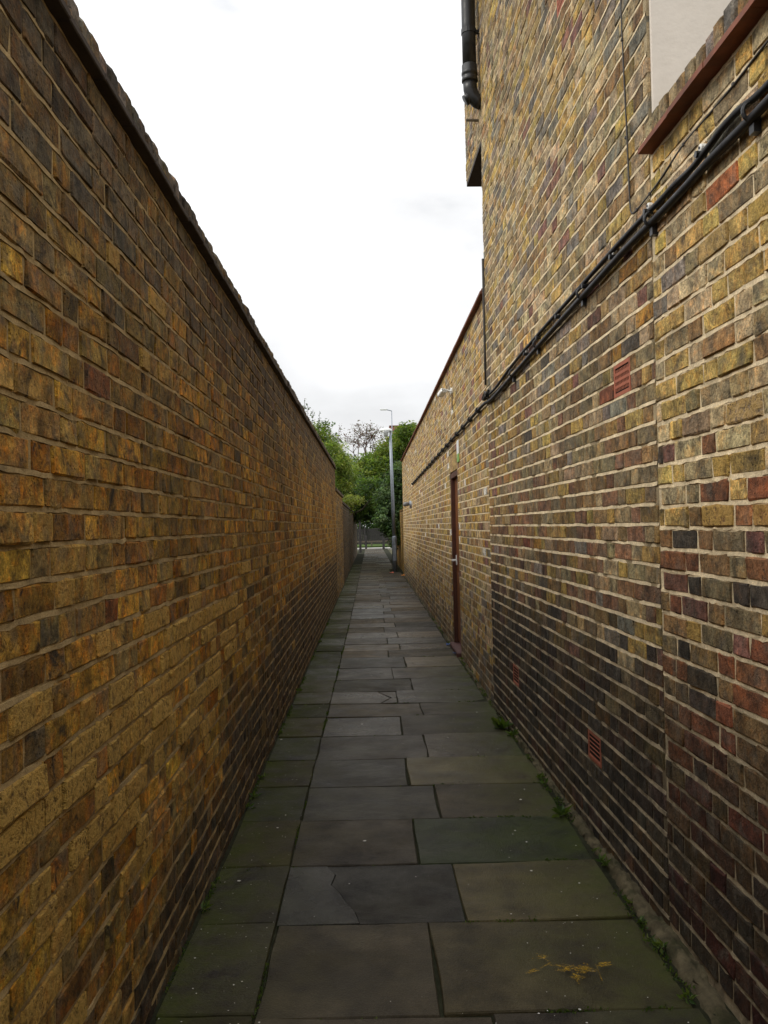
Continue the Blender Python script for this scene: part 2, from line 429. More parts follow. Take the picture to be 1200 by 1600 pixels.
def hi_bricks(B, prot, jit):
    """(n,34,3) u v w of bricks with chamfered uneven edges; returns verts and quad template"""
    n = len(B); u0, u1, v0, v1 = B[:, 0], B[:, 1], B[:, 2], B[:, 3]
    ch = 0.0032
    Us = np.stack([u0, u0 + ch, (u0 + u1) / 2 + rng.normal(0, 0.02, n) * (u1 - u0) / 0.2, u1 - ch, u1], 1)
    Vs = np.stack([v0, v0 + ch, v1 - ch, v1], 1)
    G = np.zeros((n, 4, 5, 3))
    G[..., 0] = Us[:, None, :]; G[..., 1] = Vs[:, :, None]
    per = np.zeros((4, 5), bool); per[0] = per[-1] = True; per[:, 0] = per[:, -1] = True
    G[..., 2] = prot[:, None, None] + np.clip(rng.normal(0, 0.0006 * jit, (n, 4, 5)), -0.0009, 0.002)
    tu_, tv_ = rng.normal(0, 0.010 * jit, n), rng.normal(0, 0.028 * jit, n)
    G[..., 2] += np.clip(tu_[:, None, None] * (G[..., 0] - ((u0 + u1) / 2)[:, None, None]) + tv_[:, None, None] * (G[..., 1] - ((v0 + v1) / 2)[:, None, None]), -.0018, .004)
    G[:, per, 2] -= 0.0030 + np.abs(rng.normal(0, 0.0014 * jit, (n, per.sum())))
    G[:, per, 0] += rng.normal(0, 0.0016 * jit, (n, per.sum())); G[:, per, 1] += rng.normal(0, 0.0019 * jit, (n, per.sum()))
    for (i, j, su, sv) in ((0,0,1,1),(0,4,-1,1),(3,0,1,-1),(3,4,-1,-1)):     # rounded or chipped corners
        r = np.abs(rng.normal(0.0015, 0.003 * jit, n)); G[:, i, j, 0] += su * r; G[:, i, j, 1] += sv * r
    ring = [(0, j) for j in range(5)] + [(1, 4), (2, 4)] + [(3, j) for j in range(4, -1, -1)] + [(2, 0), (1, 0)]
    back = np.stack([G[:, i, j] for i, j in ring], 1).copy(); back[..., 2] = -0.03
    V = np.concatenate([G.reshape(n, 20, 3), back], 1)
    f = [(i*5+j, i*5+j+1, (i+1)*5+j+1, (i+1)*5+j) for i in range(3) for j in range(4)]
    ri = [i*5+j for i, j in ring]; m_ = len(ring)
    f += [(ri[(k+1) % m_], ri[k], 20 + k, 20 + (k+1) % m_) for k in range(m_)]
    return V, np.array(f)

def lo_bricks(B, prot):
    n = len(B); u0, u1, v0, v1 = B[:, 0], B[:, 1], B[:, 2], B[:, 3]
    c = 0.003
    V = np.zeros((n, 12, 3))
    for k, (su, sv) in enumerate(((0,0),(1,0),(1,1),(0,1))):
        U_ = np.where(su, u1, u0); V_ = np.where(sv, v1, v0)
        iu = np.where(su, u1 - c, u0 + c); iv_ = np.where(sv, v1 - c, v0 + c)
        V[:, k] = np.stack([iu, iv_, prot], 1); V[:, 4+k] = np.stack([U_, V_, prot - 0.003], 1); V[:, 8+k] = np.stack([U_, V_, np.full(n, -0.03)], 1)
    f = [(0,1,2,3)]
    for k in range(4):
        j = (k+1) % 4
        f += [(k, 4+k, 4+j, j), (4+k, 8+k, 8+j, 4+j)]
    return V, np.array(f)

def brick_wall(parent, pl, rows, colour, mat, n_single=300, jit=1.0, near=7.5, flip=False, rest_label=None, name='brick'):
    n = len(rows)
    cols = np.array([colour(r) for r in rows])
    prot = np.maximum(0.0028 + rng.normal(0, 0.0011 * jit, n), 0.0020)
    prot += cols[:, 3] * 0.0065 * rng.uniform(.4, 1.2, n)       # joints have weathered back round the spalled bricks
    cen = pl.p((rows[:, 0] + rows[:, 1]) / 2, (rows[:, 2] + rows[:, 3]) / 2, np.zeros(n))
    cor = np.stack([proj(pl.p(rows[:, i], rows[:, j], np.zeros(n))) for i, j in ((0,2),(1,2),(1,3),(0,3))], 1)
    ok = (cor[..., 2] > 0.3).all(1)
    xs = np.clip(cor[..., 0], 0, 1200); ys = np.clip(cor[..., 1], 0, 1600)
    area = 0.5 * np.abs(sum(xs[:, i] * ys[:, (i+1) % 4] - xs[:, (i+1) % 4] * ys[:, i] for i in range(4)))
    area[~ok] = 0
    vis = np.where(area > 60)[0]
    single = set(vis[np.argsort(-area[vis])][:n_single].tolist())
    hi = np.where((cen[:, 1] < near) & (cen[:, 1] > 0.8))[0]
    HV, HF = hi_bricks(rows[hi], prot[hi], jit)
    if flip: HF = HF[:, ::-1]
    hpos = {k: i for i, k in enumerate(hi.tolist())}
    HW = pl.p(HV[..., 0], HV[..., 1], HV[..., 2])
    for k in sorted(single, key=lambda q: -area[q]):
        if k not in hpos: continue
        w = HW[hpos[k]]
        obj(name, w, HF, mat, parent, False, np.tile(cols[k], (len(w), 1)), origin=cen[k])
    restH = [i for k, i in hpos.items() if k not in single]
    parts_v, parts_f, parts_c, off = [], [], [], 0
    if restH:
        idx = np.array(restH); w = HW[idx]
        parts_v.append(w.reshape(-1, 3)); parts_f.append((HF[None] + (np.arange(len(idx)) * 34)[:, None, None]).reshape(-1, 4))
        parts_c.append(np.repeat(cols[hi[idx]], 34, 0)); off = len(idx) * 34
    lo = np.array([k for k in range(n) if k not in hpos], int)
    if len(lo):
        LV, LF = lo_bricks(rows[lo], prot[lo])
        if flip: LF = LF[:, ::-1]
        w = pl.p(LV[..., 0], LV[..., 1], LV[..., 2])
        parts_v.append(w.reshape(-1, 3)); parts_f.append((LF[None] + (np.arange(len(lo)) * 12)[:, None, None]).reshape(-1, 4) + off)
        parts_c.append(np.repeat(cols[lo], 12, 0))
    if parts_v:
        o = obj('brickwork', np.concatenate(parts_v), np.concatenate(parts_f), mat, parent, False, np.concatenate(parts_c), 'stuff')
        if rest_label: o['label'] = rest_label
    return cols

def core(parent, pl, rects, w0, w1, mat, name='mortar'):
    """recessed mortar body: rectangles (u0,u1,v0,v1) between depths w0 (back) and w1 (front)"""
    b = MB()
    for (u0, u1, v0, v1) in rects:
        v = [pl.p(uu, vv, ww) for ww in (w0, w1) for (uu, vv) in ((u0,v0),(u1,v0),(u1,v1),(u0,v1))]
        b.add(v, [(0,3,2,1),(4,5,6,7),(0,1,5,4),(1,2,6,5),(2,3,7,6),(3,0,4,7)])
    return b.build(name, mat, parent)

def pointing(parent, pl, u0, u1, v0, n, mat, openings=(), pitch=0.075, bed=0.0115, step=0.07, proud=0.0025, flip=False, lap=0.0):
    """struck bed joints standing slightly proud of the bricks"""
    VV, FF, off = [], [], 0
    for k in range(1, n + 1):
        vb = v0 + k * pitch - bed; vt = v0 + k * pitch
        cuts = [(o[0] - 0.002, o[1] + 0.002) for o in openings if o[2] < vt and o[3] > vb]
        for (s0, s1) in subtract((u0, u1), cuts):
            m_ = max(2, int((s1 - s0) / step) + 1)
            uu = np.linspace(s0, s1, m_)
            wob = rng.normal(0, 0.0013, m_)
            pr = proud + rng.normal(0, 0.0012, m_)
            miss = rng.random(m_) < 0.06; pr = np.where(miss, -0.004, pr)
            sec = np.stack([pl.p(uu, np.full(m_, vt + lap + .0015) + wob, np.full(m_, -0.012)),
                            pl.p(uu, np.full(m_, vt + lap) + wob, pr - 0.002),
                            pl.p(uu, np.full(m_, vb - lap) + wob + rng.normal(0, 0.0012, m_), pr),
                            pl.p(uu, np.full(m_, vb - lap) + wob, np.full(m_, -0.012))], 1)
            VV.append(sec.reshape(-1, 3))
            i = np.arange(m_ - 1) * 4 + off
            for q in range(3): FF.append(np.stack([i + q, i + q + 1, i + 4 + q + 1, i + 4 + q], 1))
            off += m_ * 4
    F_ = np.concatenate(FF)
    if flip: F_ = F_[:, ::-1]
    return obj('pointing', np.concatenate(VV), F_, mat, parent, False, kind='stuff')

def sstep(a_, b, x_): 
    t_ = min(max((x_ - a_) / (b - a_), 0), 1); return t_ * t_ * (3 - 2 * t_)

# ------------------------------------------------------------------ ground
LX = -0.70                      # left wall face
def obj_struct(name, lo, hi, mat):
    b = MB(); b.box(lo, hi); o = b.build(name, mat); o['kind'] = 'structure'; return o
g = 400.0
go = obj('ground', [(-g, -g, -0.09), (g, -g, -0.09), (g, g, -0.09), (-g, g, -0.09)], [(0, 1, 2, 3)], M['ground']); go['kind'] = 'structure'
bedo = obj_struct('path_bed', (LX - 0.05, -3.0, -0.085), (1.10, 57.0, -0.010), M['soil'])

# paving: rows of slabs
path = bpy.data.objects.new('path', None); C.objects.link(path); place(path, (0, 0, -0.05)); path['kind'] = 'structure'
rows_y = [2.65, 3.262, 3.822, 4.404, 4.971, 5.551, 6.161, 6.79, 7.29, 7.80, 8.42, 9.11, 9.83, 10.375, 10.9, 11.5, 12.1, 12.68]
while rows_y[0] > -1.5: rows_y.insert(0, rows_y[0] - 0.6)
i0 = rows_y.index(2.65)
while rows_y[-1] < 56.4: rows_y.append(rows_y[-1] + 0.6 + rng.uniform(-0.03, 0.03))
mids = {i0 - 1: .338, i0: .188, i0+1: .328, i0+2: .183, i0+3: .329, i0+4: .193, i0+5: .343, i0+6: .202, i0+7: .383, i0+8: .2, i0+9: .357}
def edge_left(y): return -0.38 + 0.004 * min(max(y - 4, 0), 10)
def slab(poly, col, moss, tilt=0.007, th=0.045, name='paving_slab', bev=0.004):
    P = np.array(poly, float); c = P.mean(0); n = len(P)
    ins = P + (c - P) / np.linalg.norm(c - P, axis=1)[:, None] * bev
    tx, ty, tz = rng.normal(0, tilt), rng.normal(0, tilt), rng.normal(0, 0.0018)
    zt = lambda q: tz + (q[:, 0] - c[0]) * tx + (q[:, 1] - c[1]) * ty
    V = np.concatenate([np.column_stack([ins, zt(ins)]), np.column_stack([P, zt(P) - 0.005]), np.column_stack([P, np.full(n, -th)])])
    f = [tuple(range(n))] + [(i + n, (i+1) % n + n, (i+1) % n, i) for i in range(n)] + [(i + 2*n, (i+1) % n + 2*n, (i+1) % n + n, i + n) for i in range(n)]
    mo = np.array([moss(q[0], q[1]) for q in np.concatenate([ins, P, P])])
    cols = np.column_stack([np.tile(col, (3 * n, 1)), mo])
    return obj(name, V, f, M['slab'], path, False, cols, origin=(c[0], c[1], -0.045))
def subdiv(x0, x1, y0, y1, jitter=0.003):
    """slab outline with a few in-between points so that edges are not dead straight"""
    pts = []
    for (ax, ay), (bx, by) in (((x0,y0),(x1,y0)),((x1,y0),(x1,y1)),((x1,y1),(x0,y1)),((x0,y1),(x0,y0))):
        for s_ in (0, 0.34, 0.68):
            pts.append((ax + (bx-ax)*s_ + rng.normal(0, jitter), ay + (by-ay)*s_ + rng.normal(0, jitter)))
    return pts
GREYS0 = [(.062,.055,.045), (.050,.046,.041), (.080,.066,.046), (.070,.060,.045), (.040,.039,.035), (.092,.078,.056), (.056,.054,.052)]
GREYS = [tuple(q * w_ for q, w_ in zip(g_, (.98, .88, .74))) for g_ in GREYS0]
moss_left = lambda X, Y: 0.45 + 0.55 * sstep(-0.45, -0.7, X)
moss_main = lambda X, Y: 0.06 + 0.75 * sstep(0.55, 0.95, X) * (1 - sstep(8, 11, Y)) + 0.18 * sstep(-0.2, -0.4, X)
slabs = {}
for i in range(len(rows_y) - 1):
    y0, y1 = rows_y[i], rows_y[i + 1]
    j = 0.0035
    el_ = edge_left((y0 + y1) / 2)
    mid = mids.get(i, (0.2 if i % 2 else 0.35) + rng.uniform(-0.03, 0.03))
    if y0 > 27.4: re = 0.62 if y0 < 29 else 0.80
    else: re = (0.962 if y0 < 7 else 0.945) + rng.uniform(-0.012, 0.008)
    wet = 1.0
    colA = np.array(random.choice(GREYS)) * rng.uniform(0.85, 1.1) * wet; colB = np.array(random.choice(GREYS)) * rng.uniform(0.85, 1.15) * wet
    if i == i0 + 2: colB = np.array((.020, .026, .010))
    if i in (i0 + 1, i0 + 4): colB = np.array((.085, .068, .032))
    if i == i0: colA, colB = np.array((.056, .045, .029)), np.array((.064, .051, .027))
    if i == i0 + 1:       # the cracked slab: two pieces along a fine diagonal break
        xa, xb, ya, yb = el_ + j, mid - j, y0 + j, y1 - j
        ck = [(-.06, ya), (-.085, ya + .10), (-.13, ya + .19), (-.15, ya + .27), (-.19, ya + .36), (-.185, ya + .46), (-.21, yb)]
        ck = [(q[0] + (rng.normal(0, .006)), q[1]) for q in ck]
        col = np.array((.042, .040, .036))
        slab([(xa, ya)] + [(q[0] - .0034, q[1]) for q in ck] + [(xa, yb)], col, moss_main, 0.0015, bev=.0008)
        slab([(ck[0][0], ya), (xb, ya), (xb, yb)] + ck[:0:-1], col * 1.04, moss_main, 0.0015, bev=.0008)
    elif i == i0 + 8:     # a broken corner further up
        xa, xb, ya, yb = el_ + j, mid - j, y0 + j, y1 - j
        slab([(xa, ya), (xb - .14, ya), (xb - .05, ya + .22), (xb - .16, yb), (xa, yb)], colA, moss_main)
        slab([(xb - .125, ya), (xb, ya), (xb, yb), (xb - .145, yb), (xb - .035, ya + .22)], colA * 0.9, moss_main)
    else:
        slabs[(i, 0)] = slab(subdiv(el_ + j, mid - j, y0 + j, y1 - j), colA, moss_main)
    if re - mid > 0.15:
        slabs[(i, 1)] = slab(subdiv(mid + j, re, y0 + j, y1 - j), colB, moss_main)
    if y1 < 34:
        sh = 0.06
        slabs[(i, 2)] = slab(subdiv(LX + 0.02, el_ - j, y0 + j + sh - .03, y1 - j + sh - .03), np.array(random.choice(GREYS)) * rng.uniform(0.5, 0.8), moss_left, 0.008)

# ------------------------------------------------------------------ left wall
LEND = 18.0
pl_left = Plane((LX, 0, 0), (0, 1, 0), (1, 0, 0))
lw = thing('brick_wall', (LX - 0.1, 8, 0), 'tall yellow brick alley wall with dark brick-on-edge coping, filling the left side', 'wall')
LV0 = -0.04
NL = 36
def col_left(r):
    y, z = (r[0] + r[1]) / 2, (r[2] + r[3]) / 2
    spall = 0.0
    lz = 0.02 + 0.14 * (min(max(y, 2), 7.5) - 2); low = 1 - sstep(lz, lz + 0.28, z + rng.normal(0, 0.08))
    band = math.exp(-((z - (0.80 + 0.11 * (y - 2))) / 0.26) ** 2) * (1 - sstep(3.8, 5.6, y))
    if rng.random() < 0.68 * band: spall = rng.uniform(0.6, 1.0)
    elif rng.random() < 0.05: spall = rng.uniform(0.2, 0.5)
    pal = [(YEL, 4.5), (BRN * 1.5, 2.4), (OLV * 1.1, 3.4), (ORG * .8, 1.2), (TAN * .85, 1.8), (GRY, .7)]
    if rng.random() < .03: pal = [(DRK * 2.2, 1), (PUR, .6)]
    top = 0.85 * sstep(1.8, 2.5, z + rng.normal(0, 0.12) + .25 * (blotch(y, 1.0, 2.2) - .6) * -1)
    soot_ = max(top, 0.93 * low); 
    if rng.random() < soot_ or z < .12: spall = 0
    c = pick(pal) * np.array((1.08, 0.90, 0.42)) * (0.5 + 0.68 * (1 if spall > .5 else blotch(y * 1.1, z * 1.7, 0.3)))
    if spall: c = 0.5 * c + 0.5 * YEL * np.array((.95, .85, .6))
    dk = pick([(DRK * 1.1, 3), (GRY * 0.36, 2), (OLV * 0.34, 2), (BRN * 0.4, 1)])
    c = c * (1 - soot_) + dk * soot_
    return (*c, spall)
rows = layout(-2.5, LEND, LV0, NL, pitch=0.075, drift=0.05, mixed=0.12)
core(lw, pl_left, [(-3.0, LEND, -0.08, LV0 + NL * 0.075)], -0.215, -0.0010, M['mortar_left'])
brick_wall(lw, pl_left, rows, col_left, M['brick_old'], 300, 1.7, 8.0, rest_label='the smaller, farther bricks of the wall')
pointing(lw, pl_left, -2.5, LEND, LV0, NL, M['mortar_left'], proud=0.0022, step=0.045)
LTOP = LV0 + NL * 0.075                   # 2.66
# dark creasing course and brick-on-edge coping
b = MB()
yy = -2.5
while yy < LEND:
    ln = 0.265
    b.bbox((LX - 0.255, yy, LTOP + 0.002), (LX + 0.035 + rng.normal(0, 0.002), min(yy + ln - 0.004, LEND), LTOP + 0.022), 0.003); yy += ln
b.build('creasing', plain('sooty_tile', (0.06, 0.048, 0.04), 0.85, 0.2, 0.3, 12, bump=0.4), lw)
yy = -0.3
ci = []
M['coping'] = M['brick_old']
while yy < LEND - 0.05:
    d = 0.066 + rng.normal(0, 0.0015)
    c = pick([(DRK * 1.4, 3), (GRY * 0.7, 3), (OLV * 0.55, 2), (BRN * 0.6, 1)])
    bb = MB(); hz = 0.103 + rng.normal(0, 0.004); ox = rng.normal(0, 0.004)
    x0, x1 = LX - 0.218 + ox, LX + 0.008 + ox; z0 = LTOP + 0.024
    prof = [(x0, z0), (x1, z0), (x1, z0 + hz - 0.020), (x1 - 0.02, z0 + hz), (x0 + 0.02, z0 + hz), (x0, z0 + hz - 0.020)]
    ins = 0.010; V = []
    for (yq, s_) in ((yy, ins), (yy + 0.010, 0), (yy + d - 0.010, 0), (yy + d, ins)):
        V += [(px_, yq, pz_ - (s_ if k in (2, 3, 4, 5) else 0)) for k, (px_, pz_) in enumerate(prof)]
    f = [tuple(range(6))[::-1], tuple(range(18, 24))]
    f += [(r*6+k, r*6+(k+1) % 6, r*6+6+(k+1) % 6, r*6+6+k) for r in range(3) for k in range(6)]
    bb.add(V, f, (*c, 0)); bb.build('coping_brick', M['brick_old'], lw)
    yy += d + 0.013
b = MB(); b.box((LX - 0.20, -2.5, LTOP + 0.023), (LX - 0.004, LEND, LTOP + 0.105)); b.build('coping_mortar', M['mortar_core'], lw)

# lower walls beyond
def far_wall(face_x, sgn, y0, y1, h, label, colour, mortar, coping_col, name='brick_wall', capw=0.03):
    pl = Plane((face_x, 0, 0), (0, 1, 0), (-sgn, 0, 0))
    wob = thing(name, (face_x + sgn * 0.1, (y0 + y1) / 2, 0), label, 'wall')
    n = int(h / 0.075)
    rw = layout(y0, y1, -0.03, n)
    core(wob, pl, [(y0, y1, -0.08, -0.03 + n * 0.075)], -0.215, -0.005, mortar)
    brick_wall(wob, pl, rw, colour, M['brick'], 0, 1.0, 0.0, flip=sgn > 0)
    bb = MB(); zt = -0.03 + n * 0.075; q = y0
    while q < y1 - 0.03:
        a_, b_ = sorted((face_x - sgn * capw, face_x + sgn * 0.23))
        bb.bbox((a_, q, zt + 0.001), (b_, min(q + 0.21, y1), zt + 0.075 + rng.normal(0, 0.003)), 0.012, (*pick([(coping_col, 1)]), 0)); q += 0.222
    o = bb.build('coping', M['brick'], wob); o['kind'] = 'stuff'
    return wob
cl = lambda r: (*pick([(YEL * .8, 3), (BRN, 3), (OLV, 3), (GRY, 1.2), (DRK, 1)]), 0)
far_wall(LX, -1, LEND + 0.01, 22.6, 2.30, 'middle-height piece of brick wall stepping down after the tall left wall', cl, M['mortar_left'], GRY * 0.5)
far_wall(LX - 0.01, -1, 22.62, 47.0, 2.10, 'lowest dark brick wall on the left, running on to the end of the alley', lambda r: (*pick([(BRN * .5, 3), (OLV * .45, 3), (GRY * .35, 2), (DRK, 2)]), 0), M['mortar_dark'], GRY * 0.3)  # brick, mortar and coping colours darkened, tree shade painted in

# ------------------------------------------------------------------ right: near wall, tall house, yard wall
YA, YB = 3.15, 7.13
XA, XB = 1.052, 0.985
L_ = math.hypot(XB - XA, YB - YA)
Dg = np.array([(XB - XA) / L_, (YB - YA) / L_, 0]); Ng = np.array([-Dg[1], Dg[0], 0])
pl_g = Plane((XA, YA, 0), Dg, Ng)
UE = L_                      # far corner of the ground floor
UJ = L_ + 0.94               # far corner of the jettied upper floor
SOFF = 4.63
GTOP = 7.2
house = thing('brick_house', (3.5, 5.2, 0), 'tall brick house whose side wall rises on the right above the cables', 'house')
NG = int((GTOP + 0.03) / 0.075)
air = [(0.28, 0.50, 1.995, 2.135), (0.84, 1.06, 0.345, 0.485), (2.84, 3.06, 0.345, 0.485), (1.10, 1.32, 4.11, 4.25)]
GV0 = -0.03
openg = [(UE, UJ + 1, -1, SOFF + 0.02)]
def snap(z): return GV0 + round((z - GV0) / 0.075) * 0.075
air = [(a0, a1, snap(z0), snap(z0) + 0.1385) for (a0, a1, z0, z1) in air]
def col_gable(r):
    uq, z = (r[0] + r[1]) / 2, (r[2] + r[3]) / 2
    zz = z + rng.normal(0, 0.10)
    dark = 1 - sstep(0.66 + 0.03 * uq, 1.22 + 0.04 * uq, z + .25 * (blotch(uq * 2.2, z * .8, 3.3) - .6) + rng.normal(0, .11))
    mid_ = sstep(0.9, 1.2, zz) * (1 - sstep(1.75, 2.25, zz))
    pal = [(YEL * .9, 2.6), (TAN * .9, 2.4), (BRN, 1.6), (OLV, 2.4), (GRY, 1.7), (PUR, 0.5), (ORG * .8, 0.6), (DRK * 2, 0.3)]
    if rng.random() < 0.85 * mid_: pal = [(RED * .45 + OLV * .45, 2.0), (PUR * .6 + BRN * .4, 2.2), (BRN * 1.1, 2), (OLV, 2.4), (YEL * .75, 1.8), (TAN * .7, 0.8), (RED * .8, .4)]
    if z > 2.5: pal = [(YEL * 1.05, 2.8), (TAN * 1.1, 3.4), (BRN * 1.3, 1.2), (OLV * 1.15, 2.2), (GRY, 1.8), (PUR * 1.2, 0.3)]
    c = pick(pal) * (0.72 + 0.36 * blotch(uq * 1.2, z * 1.1, 1.7))
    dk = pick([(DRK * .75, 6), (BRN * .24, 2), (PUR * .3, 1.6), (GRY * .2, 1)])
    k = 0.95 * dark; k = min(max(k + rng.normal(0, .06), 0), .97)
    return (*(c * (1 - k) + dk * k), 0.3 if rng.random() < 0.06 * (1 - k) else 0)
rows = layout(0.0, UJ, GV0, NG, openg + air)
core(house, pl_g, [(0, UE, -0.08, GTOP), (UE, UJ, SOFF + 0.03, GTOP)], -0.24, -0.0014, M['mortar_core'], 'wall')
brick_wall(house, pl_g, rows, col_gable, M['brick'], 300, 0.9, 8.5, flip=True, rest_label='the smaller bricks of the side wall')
pointing(house, pl_g, 0.0, UJ, GV0, NG, M['mortar_right'], openg + air, flip=True, lap=0.0012)
# body, rendered front, soffit, roof
b = MB()
bx0 = XA + 0.235
b.box((bx0, YA + 0.02, -0.08), (7.0, YB - 0.01, GTOP)); b.box((XB + 0.22, YB - 0.009, SOFF + 0.03), (7.0, YB + 0.92, GTOP))
b.build('back_wall', M['mortar_core'], house)
b = MB(); b.box((XA + 0.012, YA - 0.022, 0.0), (7.0, YA - 0.002, GTOP)); b.build('render', M['render'], house)
pf = pl_g.p([UE + .002, UJ, UJ, UE + .002], [SOFF] * 4, [-0.002, -0.002, -1.5, -1.5])
b = MB(); b.add(np.concatenate([pf, pf + (0, 0, 0.028)]), BOXF); b.build('soffit', M['soffit'], house)
b = MB()
b.add([(XA - .2, YA - .2, GTOP), (7.2, YA - .2, GTOP), (7.2, YB + 1.15, GTOP), (XB - .25, YB + 1.15, GTOP), (XA - .2, YA + 2.4, GTOP + 2.0), (7.2, YA + 2.4, GTOP + 2.0)], [(0,3,2,1), (0,1,5,4), (2,3,4,5), (1,2,5), (3,0,4)])
b.build('roof', M['rooftile'], house)
# air bricks
def air_brick(parent, pl, q, style):
    u0, u1, v0, v1 = q
    def pb(mb, ua, ub, va, vb, w0, w1):
        pts = [pl.p(uu, vv, ww) for ww in (w0, w1) for (uu, vv) in ((ua,va),(ub,va),(ub,vb),(ua,vb))]
        mb.add(pts, BOXF)
    u0 += .002; u1 -= .002; v0 += .001; v1 -= .002
    b = MB(); fr = 0.016
    pb(b, u0, u1, v0, v0 + fr, -0.03, 0.002); pb(b, u0, u1, v1 - fr, v1, -0.03, 0.002)
    pb(b, u0, u0 + fr, v0 + fr, v1 - fr, -0.03, 0.002); pb(b, u1 - fr, u1, v0 + fr, v1 - fr, -0.03, 0.002)
    fo = b.build('air_brick', M['terracotta'], parent); fo['label'] = 'red terracotta air brick with rows of slots'
    b = MB(); iu0, iu1, iv0, iv1 = u0 + fr, u1 - fr, v0 + fr, v1 - fr
    if style == 'slots':
        for k in range(1, 4):
            zc = iv0 + (iv1 - iv0) * k / 4; pb(b, iu0, iu1, zc - .006, zc + .006, -0.028, 0.0012)
        for k in range(0, 11):
            uc = iu0 + (iu1 - iu0) * k / 10; hw = 0.0034
            for r in range(4):
                za = iv0 + (iv1 - iv0) * r / 4; zb = iv0 + (iv1 - iv0) * (r + 1) / 4
                pb(b, max(iu0, uc - hw), min(iu1, uc + hw), za + .0061, zb - .0061, -0.028, 0.0004)
    else:
        for k in range(5):
            zc = iv0 + (iv1 - iv0) * (k + .5) / 5
            pts = [pl.p(uu, vv, ww) for (vv, ww) in ((zc - .010, 0.0), (zc - .005, 0.0), (zc + .012, -0.024), (zc + .007, -0.024)) for uu in (iu0, iu1)]
            b.add(pts, [(0,1,3,2), (2,3,5,4), (4,5,7,6), (6,7,1,0), (0,2,4,6), (1,7,5,3)])
    b.build('grille', M['terracotta'], fo)
    b = MB(); pb(b, iu0, iu1, iv0, iv1, -0.032, -0.0012); b.build('opening', M['dark'], fo)  # near-black block just behind the face, painted shade of the slots
for k, q in enumerate(air): air_brick(house, pl_g, q, 'slots' if k in (0, 3) else 'louvre')
# soil pipe
def gp(uu, v, w): return pl_g.p(uu, v, w)
us = UE - 0.02
b = MB(); zb = 4.99
b.tube([gp(us, z, 0.085) for z in (5.22, 5.6, 6.2, 6.8, 7.15)], 0.057, 18)
sp = b.build('soil_pipe', M['black_plastic'], house, True); sp['label'] = 'black soil pipe with collars and a bend into the wall'
b = MB()
b.tube([gp(us, z, 0.085) for z in (5.12, 5.125, 5.15, 5.155, 5.175, 5.18, 5.20, 5.205, 5.26, 5.265)], [.060, .067, .067, .063, .063, .068, .068, .064, .064, .058], 18)
b.build('collar', M['black_plastic'], sp, True)
b = MB(); b.tube([gp(us, 5.13, 0.085), gp(us, 5.06, 0.082), gp(us, 5.00, 0.062), gp(us - .0, 4.96, 0.025), gp(us, 4.945, -0.01)], [.058, .058, .057, .056, .055], 16); b.build('bend', M['black_plastic'], sp, True)
b = MB(); b.tube([gp(us, 5.03, 0.07), gp(us, 4.985, 0.105), gp(us, 4.97, 0.125)], [.04, .042, .045], 14); b.build('access_cap', M['black_plastic'], sp, True)
b = MB(); b.tube([gp(us + .04, 4.99, 0.002), gp(us + .04, 4.99, 0.03)], .055, 14); b.build('seal', plain('pale_sealant', (0.45, 0.52, 0.48), 0.7), sp)
b = MB(); b.tube([gp(us, 5.52, 0.085), gp(us, 5.56, 0.085)], .063, 18); b.tube([gp(us, 5.54, 0.03), gp(us, 5.54, -0.005)], .02, 8); b.build('bracket', M['black_plastic'], sp)
b = MB(); b.tube([gp(us + .12, 4.86, -0.01), gp(us + .10, 4.855, 0.11)], .011, 10); b.build('overflow_pipe', M['timber'], house)

# near wall
nw = thing('brick_wall', gp(-1.2, 0, -0.1), 'nearest right-hand brick wall, yellow above and dark red below, under a red tile ledge', 'wall')
NN = 37; NV0 = 0.032; NTOP = NV0 + NN * 0.075
def col_near(r):
    uq, z = (r[0] + r[1]) / 2, (r[2] + r[3]) / 2
    zz = z + rng.normal(0, 0.05)
    zz = z + rng.normal(0, 0.11)
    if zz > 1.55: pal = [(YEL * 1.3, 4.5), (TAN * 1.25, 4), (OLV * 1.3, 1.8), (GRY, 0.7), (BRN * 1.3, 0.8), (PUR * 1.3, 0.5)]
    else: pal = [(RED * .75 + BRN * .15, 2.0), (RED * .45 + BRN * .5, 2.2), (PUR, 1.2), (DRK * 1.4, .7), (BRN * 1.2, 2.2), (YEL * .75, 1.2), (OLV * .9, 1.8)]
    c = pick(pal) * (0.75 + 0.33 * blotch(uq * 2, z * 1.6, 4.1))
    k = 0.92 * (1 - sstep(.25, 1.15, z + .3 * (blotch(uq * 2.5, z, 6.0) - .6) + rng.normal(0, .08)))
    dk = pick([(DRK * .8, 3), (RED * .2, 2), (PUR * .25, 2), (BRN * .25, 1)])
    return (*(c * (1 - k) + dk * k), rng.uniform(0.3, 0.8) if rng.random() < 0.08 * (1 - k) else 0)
rows = layout(-4.5, -0.012, NV0, NN, drift=0.03, mixed=0.05, bed=0.013, perp=0.012)
